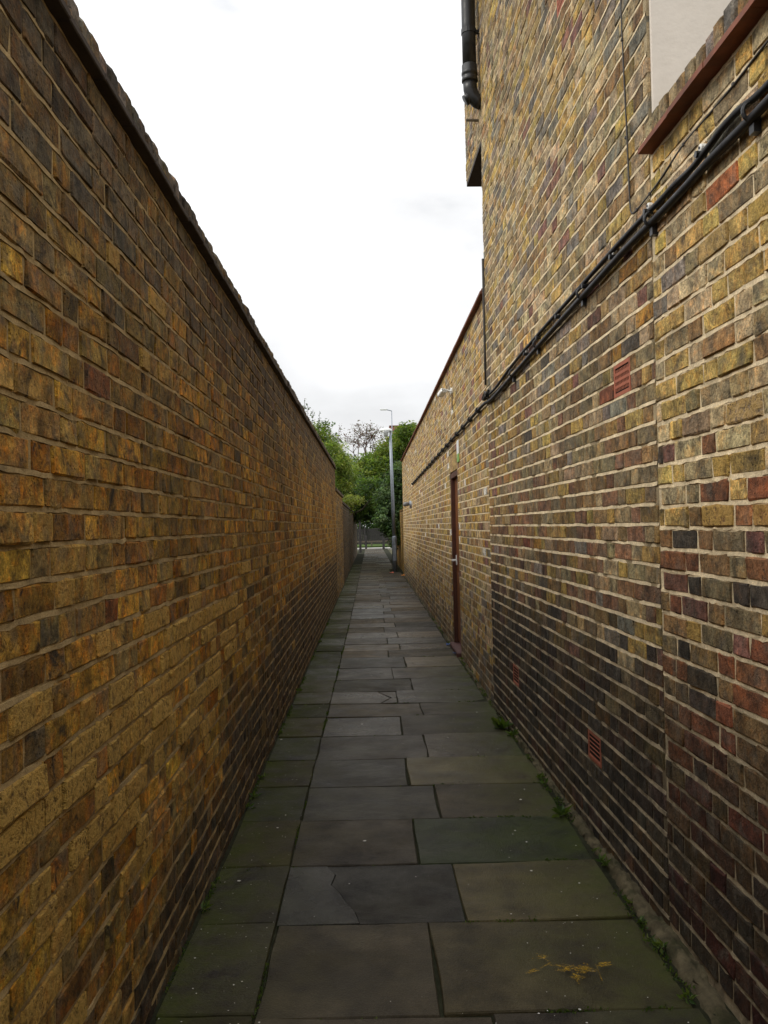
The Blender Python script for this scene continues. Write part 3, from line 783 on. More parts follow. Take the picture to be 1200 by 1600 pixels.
# one bright orange brick high up near the camera
cq = np.array([proj(gp((r[0]+r[1])/2, (r[2]+r[3])/2, 0.0)) for r in rows])
ko = int(np.argmin(np.hypot((cq[:, 0] - 1172) * 0.4, cq[:, 1] - 280) + (cq[:, 1] < 268) * 500 + (cq[:, 2] < 0.5) * 1e5 + (rows[:, 1] - rows[:, 0] < 0.18) * 1e4))
_cn = col_near
def col_near2(r):
    return (0.42, 0.15, 0.06, 0.0) if (abs(r[0] - rows[ko][0]) < 1e-6 and abs(r[2] - rows[ko][2]) < 1e-6) else _cn(r)
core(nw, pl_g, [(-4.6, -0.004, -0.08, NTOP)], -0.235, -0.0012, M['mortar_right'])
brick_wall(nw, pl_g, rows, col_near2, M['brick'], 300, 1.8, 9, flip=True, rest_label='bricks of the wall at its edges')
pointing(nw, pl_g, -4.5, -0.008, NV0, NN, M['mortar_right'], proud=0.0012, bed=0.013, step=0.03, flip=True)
uu = -4.5
while uu < -0.03:
    ue = min(uu + 0.297, 0.0); w_ = 0.052 + rng.normal(0, 0.0015)
    pts = [gp(a_, v_, ww) for ww in (-0.28, w_) for (a_, v_) in ((uu, NTOP + .002), (ue, NTOP + .002), (ue, NTOP + .020), (uu, NTOP + .020))]
    b = MB(); b.add(pts, BOXF)
    pts = [gp(a_, v_, ww) for ww in (-0.27, w_ - 0.016) for (a_, v_) in ((uu, NTOP + .022), (ue, NTOP + .022), (ue, NTOP + .036), (uu, NTOP + .036))]
    b.add(pts, BOXF)
    if ue > -2.2: b.build('creasing_tile', M['tile'], nw)
    uu += 0.2985
uu = -2.4
while uu < -0.05:
    d = 0.066 + rng.normal(0, 0.002); c = pick([(PUR, 2), (BRN, 2), (OLV, 3), (TAN * .8, 1.5), (GRY, 1.5)])
    hz = 0.10 + rng.normal(0, 0.003); wf = 0.012 + rng.normal(0, 0.004); z0 = NTOP + 0.037
    pts, ch = [], 0.008
    for (uq, s_) in ((uu, ch), (uu + ch, 0), (uu + d - ch, 0), (uu + d, ch)):
        pts += [gp(uq, z0, -0.205), gp(uq, z0, wf - s_*.6), gp(uq, z0 + hz - .012, wf - s_*.6), gp(uq, z0 + hz - s_, wf - .014), gp(uq, z0 + hz - s_, -0.20)]
    f = [tuple(range(5)), tuple(range(15, 20))[::-1]] + [(r*5+(k+1) % 5, r*5+k, r*5+5+k, r*5+5+(k+1) % 5) for r in range(3) for k in range(5)]
    b = MB(); b.add(pts, f, (*c, 0)); b.build('coping_brick', M['brick'], nw)
    uu += d + 0.010
core(nw, pl_g, [(-2.4, -0.03, NTOP + .0372, NTOP + .118)], -0.20, 0.0, M['mortar_right'], 'coping_mortar')

# yard wall with the door
YX = 0.992; YEND = 25.8
pl_y = Plane((YX, 0, 0), (0, 1, 0), (-1, 0, 0))
yw = thing('brick_wall', (YX + 0.1, 16, 0), 'long pale yellow brick wall with red-brown door, between tall house and shrubs', 'wall')
NY = 45; YV0 = 0.0; YTOP = NY * 0.075
DY0, DY1, DZ0, DZ1 = 9.72, 10.60, 0.06, 2.10
openy = [(DY0, DY1, DZ0 - .1, DZ1), (DY0 - 0.06, DY1 + 0.06, DZ1, DZ1 + 0.223)]
DZ1 = YV0 + round(DZ1 / 0.075) * 0.075
openy = [(DY0, DY1, -0.1, DZ1), (DY0 - 0.09, DY1 + 0.09, DZ1, DZ1 + 0.224)]
def col_yard(r):
    y, z = (r[0] + r[1]) / 2, (r[2] + r[3]) / 2
    pal = [(YEL * 1.05, 4), (TAN * 1.1, 4), (OLV * 1.2, 1.6), (GRY, 1), (BRN * 1.3, 1.4), (PUR * 1.4, 0.6), (ORG, 0.5)]
    if rng.random() < 0.8 * (1 - sstep(0.2, 0.5, z)): pal = [(OLV * .8, 2), (GRY * .7, 2), (BRN * .8, 2), (TAN * .6, 1)]
    if rng.random() < 0.012 and z > 1.2: return (0.72, 0.70, 0.64, 0)
    return (*pick(pal), 0)
rows = layout(YB + 0.004, YEND, YV0, NY, openy)
core(yw, pl_y, [(YB + .003, DY0 - .01, -0.08, YTOP), (DY1 + .01, YEND, -0.08, YTOP), (DY0 - .01, DY1 + .01, DZ1 + .01, YTOP)], -0.22, -0.005, M['mortar_core'])
brick_wall(yw, pl_y, rows, col_yard, M['brick'], 0, 0.9, 0, flip=True)
pointing(yw, pl_y, YB + .004, YEND, YV0, NY, M['mortar_right'], openy, flip=True, step=0.25, proud=0.002)
for k in range(14):          # soldier course over the door
    y0 = DY0 - 0.085 + k * 0.0757
    b = MB(); b.bbox((YX - 0.001 + rng.normal(0, .001), y0, DZ1 + .002), (YX + 0.05, y0 + 0.065, DZ1 + .217), 0.004, (*pick([(TAN, 2), (YEL, 2), (OLV, 1), (BRN, 1)]), 0)); b.build('lintel_brick', M['brick'], yw)
q = YB + 0.01; b = MB()
while q < YEND + 0.05:
    b.bbox((YX - 0.045, q, YTOP + .002), (YX + 0.26, min(q + 0.262, YEND + .06), YTOP + 0.028 + rng.normal(0, .001)), 0.004)
    b.bbox((YX - 0.03, q, YTOP + .030), (YX + 0.25, min(q + 0.262, YEND + .06), YTOP + 0.050), 0.004); q += 0.265
o = b.build('creasing', M['tile'], yw); o['kind'] = 'stuff'
# door
dr = thing('door', (YX + 0.06, (DY0 + DY1) / 2, 0), 'red-brown painted timber door set into the pale yard wall', 'door')
b = MB(); fx0, fx1 = YX + 0.003, YX + 0.105
b.bbox((fx0, DY0 + .004, 0.06), (fx1, DY0 + .065, DZ1 - .004), .004); b.bbox((fx0, DY1 - .065, 0.06), (fx1, DY1 - .004, DZ1 - .004), .004); b.bbox((fx0, DY0 + .066, DZ1 - .07), (fx1, DY1 - .066, DZ1 - .004), .004)
b.build('frame', M['frame_paint'], dr)
b = MB(); b.bbox((fx0 + .045, DY0 + .068, .075), (fx0 + .085, DY1 - .068, DZ1 - .072), .003); leaf = b.build('leaf', M['door_paint'], dr)
b = MB()
for (za, zb_) in ((.2, .9), (1.05, 1.85)): b.bbox((fx0 + .037, DY0 + .18, za), (fx0 + .0445, DY1 - .18, zb_), .003)
b.build('panel', M['door_paint'], leaf)
b = MB(); hz = 1.05; b.bbox((fx0 + .030, DY1 - .18, hz - .06), (fx0 + .0445, DY1 - .13, hz + .06), .004); b.tube([(fx0 + .035, DY1 - .155, hz), (fx0 - .012, DY1 - .155, hz), (fx0 - .014, DY1 - .26, hz)], .010, 8)
b.build('handle', M['white_plastic'], leaf)
b = MB(); b.bbox((YX - 0.05, DY0 - .03, -.03), (YX + .16, DY1 + .02, .05), .01); b.build('threshold', M['step_paint'], dr)

# broken cement fillet along the foot of the right wall
ys = np.concatenate([np.arange(1.2, 7.2, 0.022), np.arange(7.2, 25.8, 0.15)])
V, K_ = [], 9
for i, y in enumerate(ys):
    wx = (XA + (y - YA) * (XB - XA) / (YB - YA)) if y < YB else YX
    zf = 0.004 if DY0 - .1 < y < DY1 + .1 else 0.016 + 0.014 * math.sin(y * 2.3) + .008 * math.sin(y * 9.1)
    e0 = (0.972 if y < 7 else 0.952) + .006 * math.sin(y * 7) + rng.normal(0, 0.005)
    V.append((e0, y, -0.04))
    for k in range(1, K_ - 1):
        fr = k / (K_ - 2); V.append((e0 + (wx - .012 - e0) * fr + rng.normal(0, .003), y + rng.normal(0, .004), -.006 + zf * math.sin(fr * 2.6) + rng.normal(0, .0055)))
    V.append((wx + .03, y, -.03 if math.sin(y * 3.3) + math.sin(y * 8) > -.3 else .02))
n_ = len(ys)
f = [(i*K_+k, i*K_+k+1, i*K_+K_+k+1, i*K_+K_+k) for i in range(n_-1) for k in range(K_-1)]
fo = obj('cement_fillet', V, f, M['fillet'], None, True); fo['kind'] = 'structure'

# ------------------------------------------------------------------ cables
def on_wall(y, z, w):
    if y < YB: return gp((y - YA) / Dg[1], z, w)
    return np.array([YX - w, y, z])
def cable(name, pts, r, label, mat, cat='cable', seg=10):
    # smooth through the points
    P = np.array(pts); tt = np.arange(len(P)); ts = np.linspace(0, len(P) - 1, (len(P) - 1) * 6 + 1)
    Q = []
    for t_ in ts:
        i = min(int(t_), len(P) - 2); fr = t_ - i
        p0, p1, p2, p3 = P[max(i-1, 0)], P[i], P[i+1], P[min(i+2, len(P)-1)]
        Q.append(0.5 * (2*p1 + (p2-p0)*fr + (2*p0-5*p1+4*p2-p3)*fr**2 + (3*p1-p0-3*p2+p3)*fr**3))
    b = MB(); b.tube(Q, r, seg)
    th = thing(name, P[len(P) // 2], label, cat)
    b.build('sheath', mat, th, True)
    return th
def wallpt(px, py, w):
    d = ray(px, py); o_ = np.array([0, 0, CAMH]) - (pl_g.O + Ng * w); t_ = -o_.dot(Ng) / d.dot(Ng)
    return np.array([0, 0, CAMH]) + d * t_
lower = [wallpt(*q, 0.022) for q in ((1420, -75), (1300, 52), (1192, 167), (1160, 200), (1110, 250), (1065, 299), (1022, 344), (975, 392), (930, 442), (880, 497), (840, 542), (800, 588), (770, 622))]
lower += [on_wall(y, 2.475 - (y - 7.2) * .006, 0.024) for y in (7.3, 8.5, 10, 12, 14, 16, 18, 19.6)]
cb = cable('thick_cable', lower, 0.0138, 'thicker lower black cable clipped along the right-hand walls to mid alley', M['cable'])
upper = [wallpt(*q, 0.018) for q in ((1420, -105), (1300, 22), (1195, 138), (1155, 172), (1130, 199), (1110, 226), (1082, 262), (1055, 288), (1032, 313), (1004, 341), (965, 383), (925, 428), (878, 481), (838, 526), (800, 571), (775, 605), (762, 618))]
cb2 = cable('thin_cable', upper, 0.0105, 'thinner black cable running just above the thick one, ending at the house corner', M['cable'])
for q in ((1103, 231), (1020, 322), (964, 394), (920, 440), (877, 489), (846, 522), (826, 548)):
    n0 = wallpt(*q, 0.0); b = MB()
    b.tube([n0 - Ng * .004, n0 + Ng * .018, n0 + Ng * .020], [.0125, .0125, .009], 12); cl_ = b.build('clip', M['white_plastic'], cb2)
    b = MB(); b.tube([n0 + Ng * .018, n0 + Ng * .023], .0045, 8); b.build('nail', M['black_plastic'], cl_)
    n1 = n0 - np.array((0, 0, .02)); b = MB(); b.tube([n1 + Ng * .002, n1 + Ng * .034], .011, 8); b.build('nail_block', M['black_plastic'], cl_)
for q in ((1186, 174), (1026, 342), (916, 458), (845, 537), (806, 583)):
    n0 = wallpt(*q, 0.0); y, z = n0[1], n0[2]
    b = MB(); th = np.linspace(-2.6, 1.7, 12)
    b.tube([on_wall(y, z + .024 * math.sin(q_), 0.022 + .022 * math.cos(q_)) for q_ in th], .006, 6)
    pts = [on_wall(y + dy, z - dzz, ww) for ww in (-.004, .022) for (dy, dzz) in ((-.014, .06), (.014, .06), (.014, .017), (-.014, .017))]
    b.add(pts, BOXF); b.build('cleat', M['black_plastic'], cb)
for y in np.arange(7.6, 19.4, 0.62):
    b = MB(); z = 2.475 - (y - 7.2) * .006
    b.tube([on_wall(y - .02, z, .024), on_wall(y + .02, z, .024)], .027, 8); b.build('cleat', M['black_plastic'], cb)
# tangle where the thin cable ends
b = MB()
e0 = upper[-1]
tp = [on_wall(e0[1] + .02 + .13 * math.sin(k * 1.25), e0[2] + .004 + .026 * math.cos(k * 1.7), 0.03 + .012 * math.sin(k * .9)) for k in range(18)]
b.tube(tp, .009, 8); b.build('loop', M['grey_wire'], cb2, True)
# thin grey wire
wire = [wallpt(*q, .006) for q in ((958, -400), (965, -200), (970, 0), (974, 100), (979, 200), (983, 290), (985, 325), (989, 333), (1000, 322), (1030, 283), (1067, 227), (1105, 182), (1146, 133), (1200, 64), (1290, -45))]
wr = cable('thin_wire', wire, 0.0034, 'thin dark wire dropping down the house wall and turning under the red ledge', M['grey_wire'], 'wire', 6)
for q in ((972, 62), (978, 215), (995, 328), (1015, 303), (1068, 226), (1146, 132)):
    p_ = wallpt(*q, .007)
    b = MB(); b.bbox(p_ - (.005, .006, .006), p_ + (.005, .006, .006), .002); b.build('clip', M['grey_wire'], wr)
# thin conduit at the house corner
b = MB(); b.tube([on_wall(YB - .012, z, .010) for z in (2.62, 3.0, 3.4, 3.66)], .010, 8)
o = b.build('conduit', M['grey_wire'], None, True); tag(o, 'short thin dark conduit at the far corner of the tall house', 'pipe')

# lights and sign on the yard wall
def floodlight(y, z):
    t_ = thing('floodlight', (YX, y, z), 'white floodlight on a bracket high on the pale yard wall', 'light')
    b = MB(); b.tube([(YX, y, z), (YX - .02, y, z)], .04, 12); b.build('base_plate', M['white_plastic'], t_)
    b = MB(); b.tube([(YX - .02, y, z), (YX - .06, y - .01, z + .01), (YX - .09, y + .02, z + .003)], .012, 8); b.build('bracket', M['white_plastic'], t_)
    b = MB(); b.bbox((-.035, -.06, -.028), (.035, .06, .028), .009)
    vv = np.concatenate(b.v); R_ = np.array(Matrix.Rotation(math.radians(-24), 3, 'X') @ Matrix.Rotation(math.radians(18), 3, 'Z'))
    b.v = [vv @ R_.T + np.array((YX - .12, y + .02, z - .015))]; hd = b.build('housing', M['white_plastic'], t_)
    b = MB(); b.bbox((-.03, -.064, -.023), (.03, -.0605, .023), .002); vv = np.concatenate(b.v); b.v = [vv @ R_.T + np.array((YX - .12, y + .02, z - .015))]; b.build('lens', M['glass'], hd)
    b = MB(); b.tube([(YX - .006, y - .02, z - .05), (YX - .006, y - .02, z - .22)], .006, 6); b.build('flex', M['grey_wire'], t_)
floodlight(10.1, 3.03)
t_ = thing('wall_lamp', (YX, 20.5, 1.96), 'small grey bulkhead lamp near the far end of the yard wall', 'light')
b = MB(); b.tube([(YX, 20.5, 1.97), (YX - .05, 20.5, 1.97)], [.09, .08], 12); b.build('back_plate', M['steel'], t_)
b = MB(); b.tube([(YX - .05, 20.5, 1.98), (YX - .12, 20.5, 1.98), (YX - .19, 20.5, 1.968), (YX - .20, 20.5, 1.968)], [.035, .055, .045, .02], 12); b.build('housing', plain('lamp_grey', (.16, .16, .16), .5), t_, True)
b = MB(); b.bbox((YX - .016, 9.42, 2.16), (YX - .006, 9.60, 2.40), .002); sg = b.build('plate', M['sign']); sg.name = 'sign'; tag(sg, 'small white and green sign plate on the wall beside the door head', 'sign'); WL['sign'] = WL.get('plate')

# ------------------------------------------------------------------ street lamps
def lamp_post():
    X, Y = 0.775, 28.0
    t_ = thing('street_lamp', (X, Y, 0), 'grey steel lamp post with white lantern standing in the alley', 'street lamp')
    b = MB(); b.tube([(X, Y, -.05), (X, Y, 1.05), (X, Y, 1.12), (X, Y, 1.16)], [.08, .08, .075, .05], 16); ba = b.build('base', M['steel'], t_, True)
    b = MB(); b.bbox((X - .05, Y - .101, .35), (X + .05, Y - .09, .85), .003); b.build('hatch', M['steel'], ba)
    b = MB(); b.tube([(X - .005, Y, 1.1), (X - .035, Y, 3.0), (X - .06, Y, 4.5)], [.058, .052, .045], 14); b.build('post', M['steel'], t_, True)
    zt = 4.50; cx = X - .20
    prof = [(.02, .13), (.10, .125), (.17, .10), (.205, .06), (.205, .03), (.19, .02)]
    V, f = [], []
    sgm = 20
    for (r, z) in prof:
        for k in range(sgm): V.append((cx + r * 1.02 * math.cos(2*math.pi*k/sgm), Y + r * .8 * math.sin(2*math.pi*k/sgm), zt + z))
    f = [(i*sgm+(k+1) % sgm, i*sgm+k, (i+1)*sgm+k, (i+1)*sgm+(k+1) % sgm) for i in range(len(prof)-1) for k in range(sgm)] + [tuple(range(sgm)), tuple(range((len(prof)-1)*sgm, len(prof)*sgm))[::-1]]
    lt = obj('lantern', V, f, M['lamp_white'], t_, False)
    b = MB(); b.tube([(cx, Y, zt + .03), (cx, Y, zt - .06), (cx, Y, zt - .13), (cx, Y, zt - .15)], [.165, .155, .12, .05], 18); b.build('bowl', M['glass'], lt, True)
    b = MB(); b.tube([(cx, Y, zt + .0), (cx, Y, zt - .10)], [.05, .045], 10); b.build('bulb', M['white_plastic'], lt, True)
    b = MB(); b.bbox((X - .12, Y - .05, zt - .03), (X - .02, Y + .05, zt + .05), .01); b.build('neck', M['steel'], t_)
lamp_post()
P = at_y(612, 660, 64.0); Pt = at_y(612, 642, 64.0); Pl = at_y(594, 640, 64.0)
t_ = thing('street_lamp', (P[0], 64, 0), 'tall thin street lamp far beyond the alley, arm pointing left', 'street lamp')
b = MB(); b.tube([(P[0] + .03, 64, -.09), (P[0], 64, 5), (Pt[0], 64, Pt[2])], [.07, .05, .028], 8); b.build('post', M['steel'], t_, True)
b = MB(); b.tube([(Pt[0], 64, Pt[2]), (Pl[0] + .4, 64, Pl[2])], .035, 6); b.build('arm', M['steel'], t_)
b = MB(); b.bbox((Pl[0], 63.9, Pl[2] - .05), (Pl[0] + .5, 64.1, Pl[2] + .04), .02); b.build('lantern', M['lamp_white'], t_)

# ------------------------------------------------------------------ far end: street, fence, posts, house
for nm, lo, hi, mt in (('pavement', (-12, 57.0, -.08), (14, 59.0, 0.02), M['concrete']), ('road', (-30, 59.0, -.086), (30, 62.0, -.05), M['road']), ('verge', (-12, 62.0, -.086), (14, 70.0, .05), M['grass'])):
    obj_struct(nm, lo, hi, mt)
fe = thing('wooden_fence', (0, 66, .05), 'dark board fence across the far end of the alley', 'fence')
b = MB(); q = -4.0
while q < 5.5:
    b.box((q, 65.99 + rng.uniform(0, .012), .1), (q + .115, 66.03, 1.30 + rng.normal(0, .02))); q += .125
o = b.build('board', M['dark_timber'], fe); o['kind'] = 'stuff'; o['label'] = 'narrow upright boards of the far fence'
for q in np.arange(-4, 5.6, 1.8):
    b = MB(); b.bbox((q - .06, 65.87, .0), (q + .06, 65.98, 1.42), .01); b.build('post', M['dark_timber'], fe)
for z in (.35, 1.05):
    b = MB(); b.bbox((-4, 66.035, z), (5.4, 66.1, z + .09), .01); b.build('rail', M['dark_timber'], fe)
kr = thing('knee_rail', (.2, 62.6, .05), 'low timber rail in front of the far fence', 'rail')
b = MB(); b.bbox((-1.6, 62.55, .30), (2.2, 62.65, .42), .01); b.build('rail', M['timber'], kr)
for q in (-1.1, .1, 1.3):
    b = MB(); b.bbox((q - .05, 62.56, .0), (q + .05, 62.64, .299), .01); b.build('post', M['timber'], kr)
def wood_post(X, Y, h, w, label, mat):
    b = MB(); b.bbox((X - w/2, Y - w/2, -.08), (X + w/2, Y + w/2, h), .02); o = b.build('gate_post', mat, None); tag(o, label, 'post')
wood_post(-.56, 49.0, 2.15, .13, 'tall timber post at the left side of the alley end', M['dark_timber'])  # dark timber paints the shade at the alley end into this post
wood_post(.86, 56.4, .85, .16, 'short dark post at the right side of the alley end', M['dark_timber'])
wood_post(-.28, 56.6, .85, .13, 'short dark post at the left side of the alley end', M['dark_timber'])
cr_ = lambda r: (*pick([(ORG * .9, 3), (YEL * .8, 2), (BRN, 2)]), 0)
far_wall(1.03, 1, 25.95, 38.0, 2.0, 'low orange-brown brick wall half hidden under the shrub past the yard wall', cr_, M['mortar_core'], ORG * .4, capw=0.01)
hs = thing('brick_house', (6.5, 90, 0), 'distant house with red-brown tiled roof showing over the trees', 'house')
b = MB(); b.box((1.8, 86, -.08), (14, 94, 7.5)); b.build('wall', plain('far_brick', (.25, .16, .09), .9), hs)
b = MB(); b.add([(1.3, 85.5, 7.45), (14.5, 85.5, 7.45), (14.5, 94.5, 7.45), (1.3, 94.5, 7.45), (2.2, 90, 11.75), (13.6, 90, 11.75)], [(0,3,2,1), (0,1,5,4), (1,2,5), (2,3,4,5), (3,0,4)]); rf = b.build('roof', M['rooftile'], hs)
b = MB(); b.bbox((2.2, 89.9, 11.7), (13.6, 90.1, 11.85), .03); b.build('ridge', M['rooftile'], rf)
for q in (3.5, 7, 10.5):
    b = MB(); b.box((q, 85.95, 4.2), (q + 1.2, 85.99, 5.6)); w_ = b.build('window', M['white_plastic'], hs)
    b = MB(); b.box((q + .1, 85.93, 4.3), (q + 1.1, 85.949, 5.5)); b.build('pane', M['black_plastic'], w_)

# ------------------------------------------------------------------ foliage
def leaves(pts, size, cols, up=0.4, droop=0.0, narrow=0.55, dirs=None):
    n = len(pts)
    if dirs is None:
        d = rng.normal(0, 1, (n, 3)); d[:, 2] = d[:, 2] * .6 - droop
    else: d = dirs + rng.normal(0, .35, (n, 3))
    d /= np.linalg.norm(d, axis=1)[:, None]
    nr = rng.normal(0, 1, (n, 3)); nr[:, 2] = np.abs(nr[:, 2]) + up * 2
    s_ = np.cross(d, nr); s_ /= np.linalg.norm(s_, axis=1)[:, None] + 1e-9
    L = (size * rng.uniform(.6, 1.25, n))[:, None]
    bend = np.cross(s_, d) * L * .12
    V = np.stack([pts, pts + d * L * .45 + s_ * L * narrow * .5 + bend, pts + d * L, pts + d * L * .45 - s_ * L * narrow * .5 + bend], 1)
    F_ = np.arange(n * 4).reshape(n, 4)
    return V.reshape(-1, 3), F_, np.repeat(np.column_stack([cols, np.ones(n)]), 4, 0)

def crown_pts(ells, clumps, per, spread):
    P, K = [], []
    vols = np.array([e[3] * e[4] * e[5] for e in ells]) ** .67; vols /= vols.sum()
    kk = 0
    for e, fr in zip(ells, vols):
        m_ = max(3, int(clumps * fr))
        d = rng.normal(0, 1, (m_, 3)); d /= np.linalg.norm(d, axis=1)[:, None]
        r = rng.uniform(.35, 1.05, m_) ** .55
        c = np.array(e[:3]) + d * r[:, None] * np.array(e[3:6])
        for q in c:
            n = int(per * rng.uniform(.5, 1.4)); P.append(q + rng.normal(0, spread, (n, 3)) * (1, 1, .7)); K += [kk] * n; kk += 1
    return np.concatenate(P), np.array(K), kk

def tree(name, label, base, ells, clumps, per, spread, size, cols, cat='tree', limbs=6, trunk_r=.12, narrow=.55, droop=0.0, group=None, clip=None):
    t_ = thing(name, base, label, cat, group)
    P_, K, nk = crown_pts(ells, clumps, per, spread)
    if clip is not None:
        m_ = clip(P_); P_, K = P_[m_], K[m_]
    base_c = np.array([pick(cols) for _ in range(nk)])
    cc = np.clip(1.12 * base_c[K] * rng.uniform(.7, 1.35, (len(K), 1)) * rng.uniform(.92, 1.08, (len(K), 3)), .005, .6)
    V, F_, Cc = leaves(P_, size, cc, narrow=narrow, droop=droop)
    obj('crown', V, F_, M['leaf'], t_, False, Cc)
    b = MB(); B = np.array(base, float); cen = np.mean([e[:3] for e in ells], 0)
    top = np.array([B[0] * .4 + cen[0] * .6, B[1] * .4 + cen[1] * .6, cen[2]])
    mid_ = (B + top) / 2 + rng.normal(0, .08, 3)
    b.tube([B - (0, 0, .08), mid_, top], [trunk_r, trunk_r * .75, trunk_r * .4], 8)
    for e in list(ells) * (1 + limbs // len(ells)):
        tgt = np.array(e[:3]) + rng.normal(0, .35, 3) * np.array(e[3:6]); s0 = mid_ + (top - mid_) * rng.uniform(0, .9)
        b.tube([s0, (s0 + tgt) / 2 + rng.normal(0, .1, 3), tgt], [trunk_r * .4, trunk_r * .25, trunk_r * .1], 6)
    b.build('trunk', M['bark'], t_, True)
    return t_
G1 = np.array((.10,.155,.028)); G2 = np.array((.155,.21,.04)); G3 = np.array((.06,.105,.03)); G4 = np.array((.23,.27,.07)); G5 = np.array((.035,.062,.03)); GB = np.array((.11,.165,.08))
clear_alley = lambda P_: ~((P_[:, 2] < 1.75) & (P_[:, 0] > -.62) & (P_[:, 0] < .72) & (P_[:, 1] < 57))
# ivy-like shrub on the right behind the lamp
tree('hanging_shrub', 'dark blue-green broad-leaved shrub hanging over the alley behind the lamp post', (1.45, 30.6, 0),
     [(1.15, 30.6, 3.0, .55, .9, .8), (.72, 30.3, 2.45, .5, .7, .65), (.95, 30.4, 1.65, .62, .8, .6), (.62, 29.9, 1.75, .42, .5, .42), (.85, 29.6, 1.2, .3, .4, .38), (1.5, 30.5, 3.0, .6, .8, .7)],
     620, 26, .085, .12, [(GB, 3), (G3, 3), (G5, 2), (GB * 1.4, 1.2)], 'shrub', 5, .07, .5, .5)
# big light green tree on the right
tree('broad_tree', 'big mid-green tree arching over the alley from the right, behind the shrub', (2.3, 40, 0),
     [(1.6, 40, 4.5, 1.4, 1.6, 1.1), (.35, 39.5, 3.9, 1.1, 1.3, .85), (2.9, 40.5, 4.7, 1.5, 1.5, 1.4), (1.0, 39, 3.0, 1.3, 1.2, .8), (-.45, 39.5, 3.25, .7, 1.0, .65), (1.9, 38.6, 5.35, .8, .8, .6)],
     1500, 32, .13, .15, [(G1, 3), (G2, 3.2), (G3, 1.2), (G4, .7)], 'tree', 8, .16, .5)
# left trees
tree('round_tree', 'rounded bright green tree peeping over the tall left wall', (-2.0, 30, 0),
     [(-1.62, 30, 4.3, .50, .7, .85), (-1.3, 30.3, 3.9, .42, .6, .7), (-1.9, 30, 4.55, .42, .6, .55), (-1.75, 29.8, 3.4, .5, .6, .5), (-1.05, 30.5, 3.6, .35, .6, .5)],
     360, 26, .10, .10, [(G1, 2), (G2, 3), (G3, 1.2), (G4, .8)], 'tree', 5, .10, .55)
tree('leafy_shrub', 'long-leaved pale green shrub leaning over the left wall end', (-1.6, 27, 0),
     [(-1.05, 27, 3.55, .42, .6, .60), (-.75, 27.3, 3.05, .35, .5, .45), (-1.25, 27, 2.9, .4, .5, .5)],
     220, 22, .09, .17, [(G2, 2), (G4, 1.6), (G1, 2)], 'shrub', 4, .06, .22, .4)
tree('overhanging_tree', 'dark green tree on the left arching low over the alley end', (-1.7, 37, 0),
     [(-.9, 37, 3.0, .9, 1.0, .8), (-.25, 37.5, 2.6, .6, .8, .55), (-1.3, 36, 3.7, .7, .9, .7), (.1, 38.5, 2.1, .5, .8, .4), (-.45, 39, 2.05, .5, .8, .38), (0.0, 42, 2.5, .8, 1.6, .5), (0.1, 46, 2.5, .8, 1.8, .5), (.1, 34, 3.0, .6, 1.0, .4)],
     900, 30, .11, .12, [(G3, 3), (G1, 3), (G5, 1.5)], 'tree', 6, .10, .55, clip=lambda P_: ~((P_[:, 2] < 1.62) & (P_[:, 0] > -.62)))
tree('pale_shrub', 'small yellow-green shrub on top of the low left wall', (-1.0, 31, 0),
     [(-.62, 31, 2.38, .36, .4, .24), (-.85, 31, 2.2, .3, .4, .3)], 90, 26, .07, .085, [(np.array((.24,.27,.08)), 3), (G4, 2)], 'shrub', 3, .05, .6)
for (X, Y, z, rx, rz, lab) in ((-3.0, 74, 2.4, 2.6, 2.0, 'far dark bush left of centre behind the board fence'), (1.0, 73, 2.3, 2.2, 2.0, 'far dark bush in the middle behind the board fence'), (4.8, 75, 3.2, 2.6, 2.8, 'far dark bush on the right behind the board fence')):
    tree('background_bush', lab, (X, Y, 0), [(X, Y, z, rx, 1.5, rz), (X + .8, Y - .5, z + .9, rx * .6, 1.2, rz * .6), (X - .9, Y - .5, z - .6, rx * .7, 1.2, rz * .7)], 340, 26, .25, .26, [(G3, 3), (G5, 2), (G1, 1)], 'bush', 4, .12, .55, group='bushes behind the far fence')
tree('broad_tree', 'tall dark tree far behind on the left, between round tree and bare branches', (-5, 60, 0), [(-3.6, 60, 5.3, 1.9, 1.5, 1.5), (-1.6, 60, 4.9, 1.6, 1.4, 1.3), (.4, 60, 4.6, 1.5, 1.3, 1.3)], 800, 30, .2, .22, [(G3, 2), (G1, 3), (G2, 1)], 'tree', 5, .2)
# upright leafy shoots over the left wall
t_ = thing('upright_shoots', (-1.6, 22, 0), 'tall thin dark leafy shoots sticking up above the left wall', 'shrub')
bS = MB(); LV = []
for (px, py, lean) in ((476, 622, .1), (481, 634, .15), (489, 640, -.05), (499, 646, 0.05), (472, 640, 0), (484, 655, .2)):
    tp_ = at_y(px, py, 22); bt = np.array((tp_[0] - .25, 22 + rng.uniform(-.3, .3), 0.0)); md = (tp_ + bt) / 2 + (.05, 0, .3)
    bS.tube([bt - (0, 0, .08), md, tp_], [.018, .012, .004], 5)
    for k in range(90):
        s_ = rng.uniform(.5, 1.0); p_ = (1-s_)**2 * bt + 2*s_*(1-s_) * md + s_**2 * tp_
        LV.append(p_ + rng.normal(0, .015 + .09 * (1 - s_), 3))
LV = np.array(LV); V, F_, Cc = leaves(LV, .085, np.array([pick([(G3, 2), (G1, 1.5), (G5, 1)]) for _ in LV]), narrow=.5)
obj('foliage', V, F_, M['leaf'], t_, False, Cc); bS.build('stem', M['bark'], t_, True)
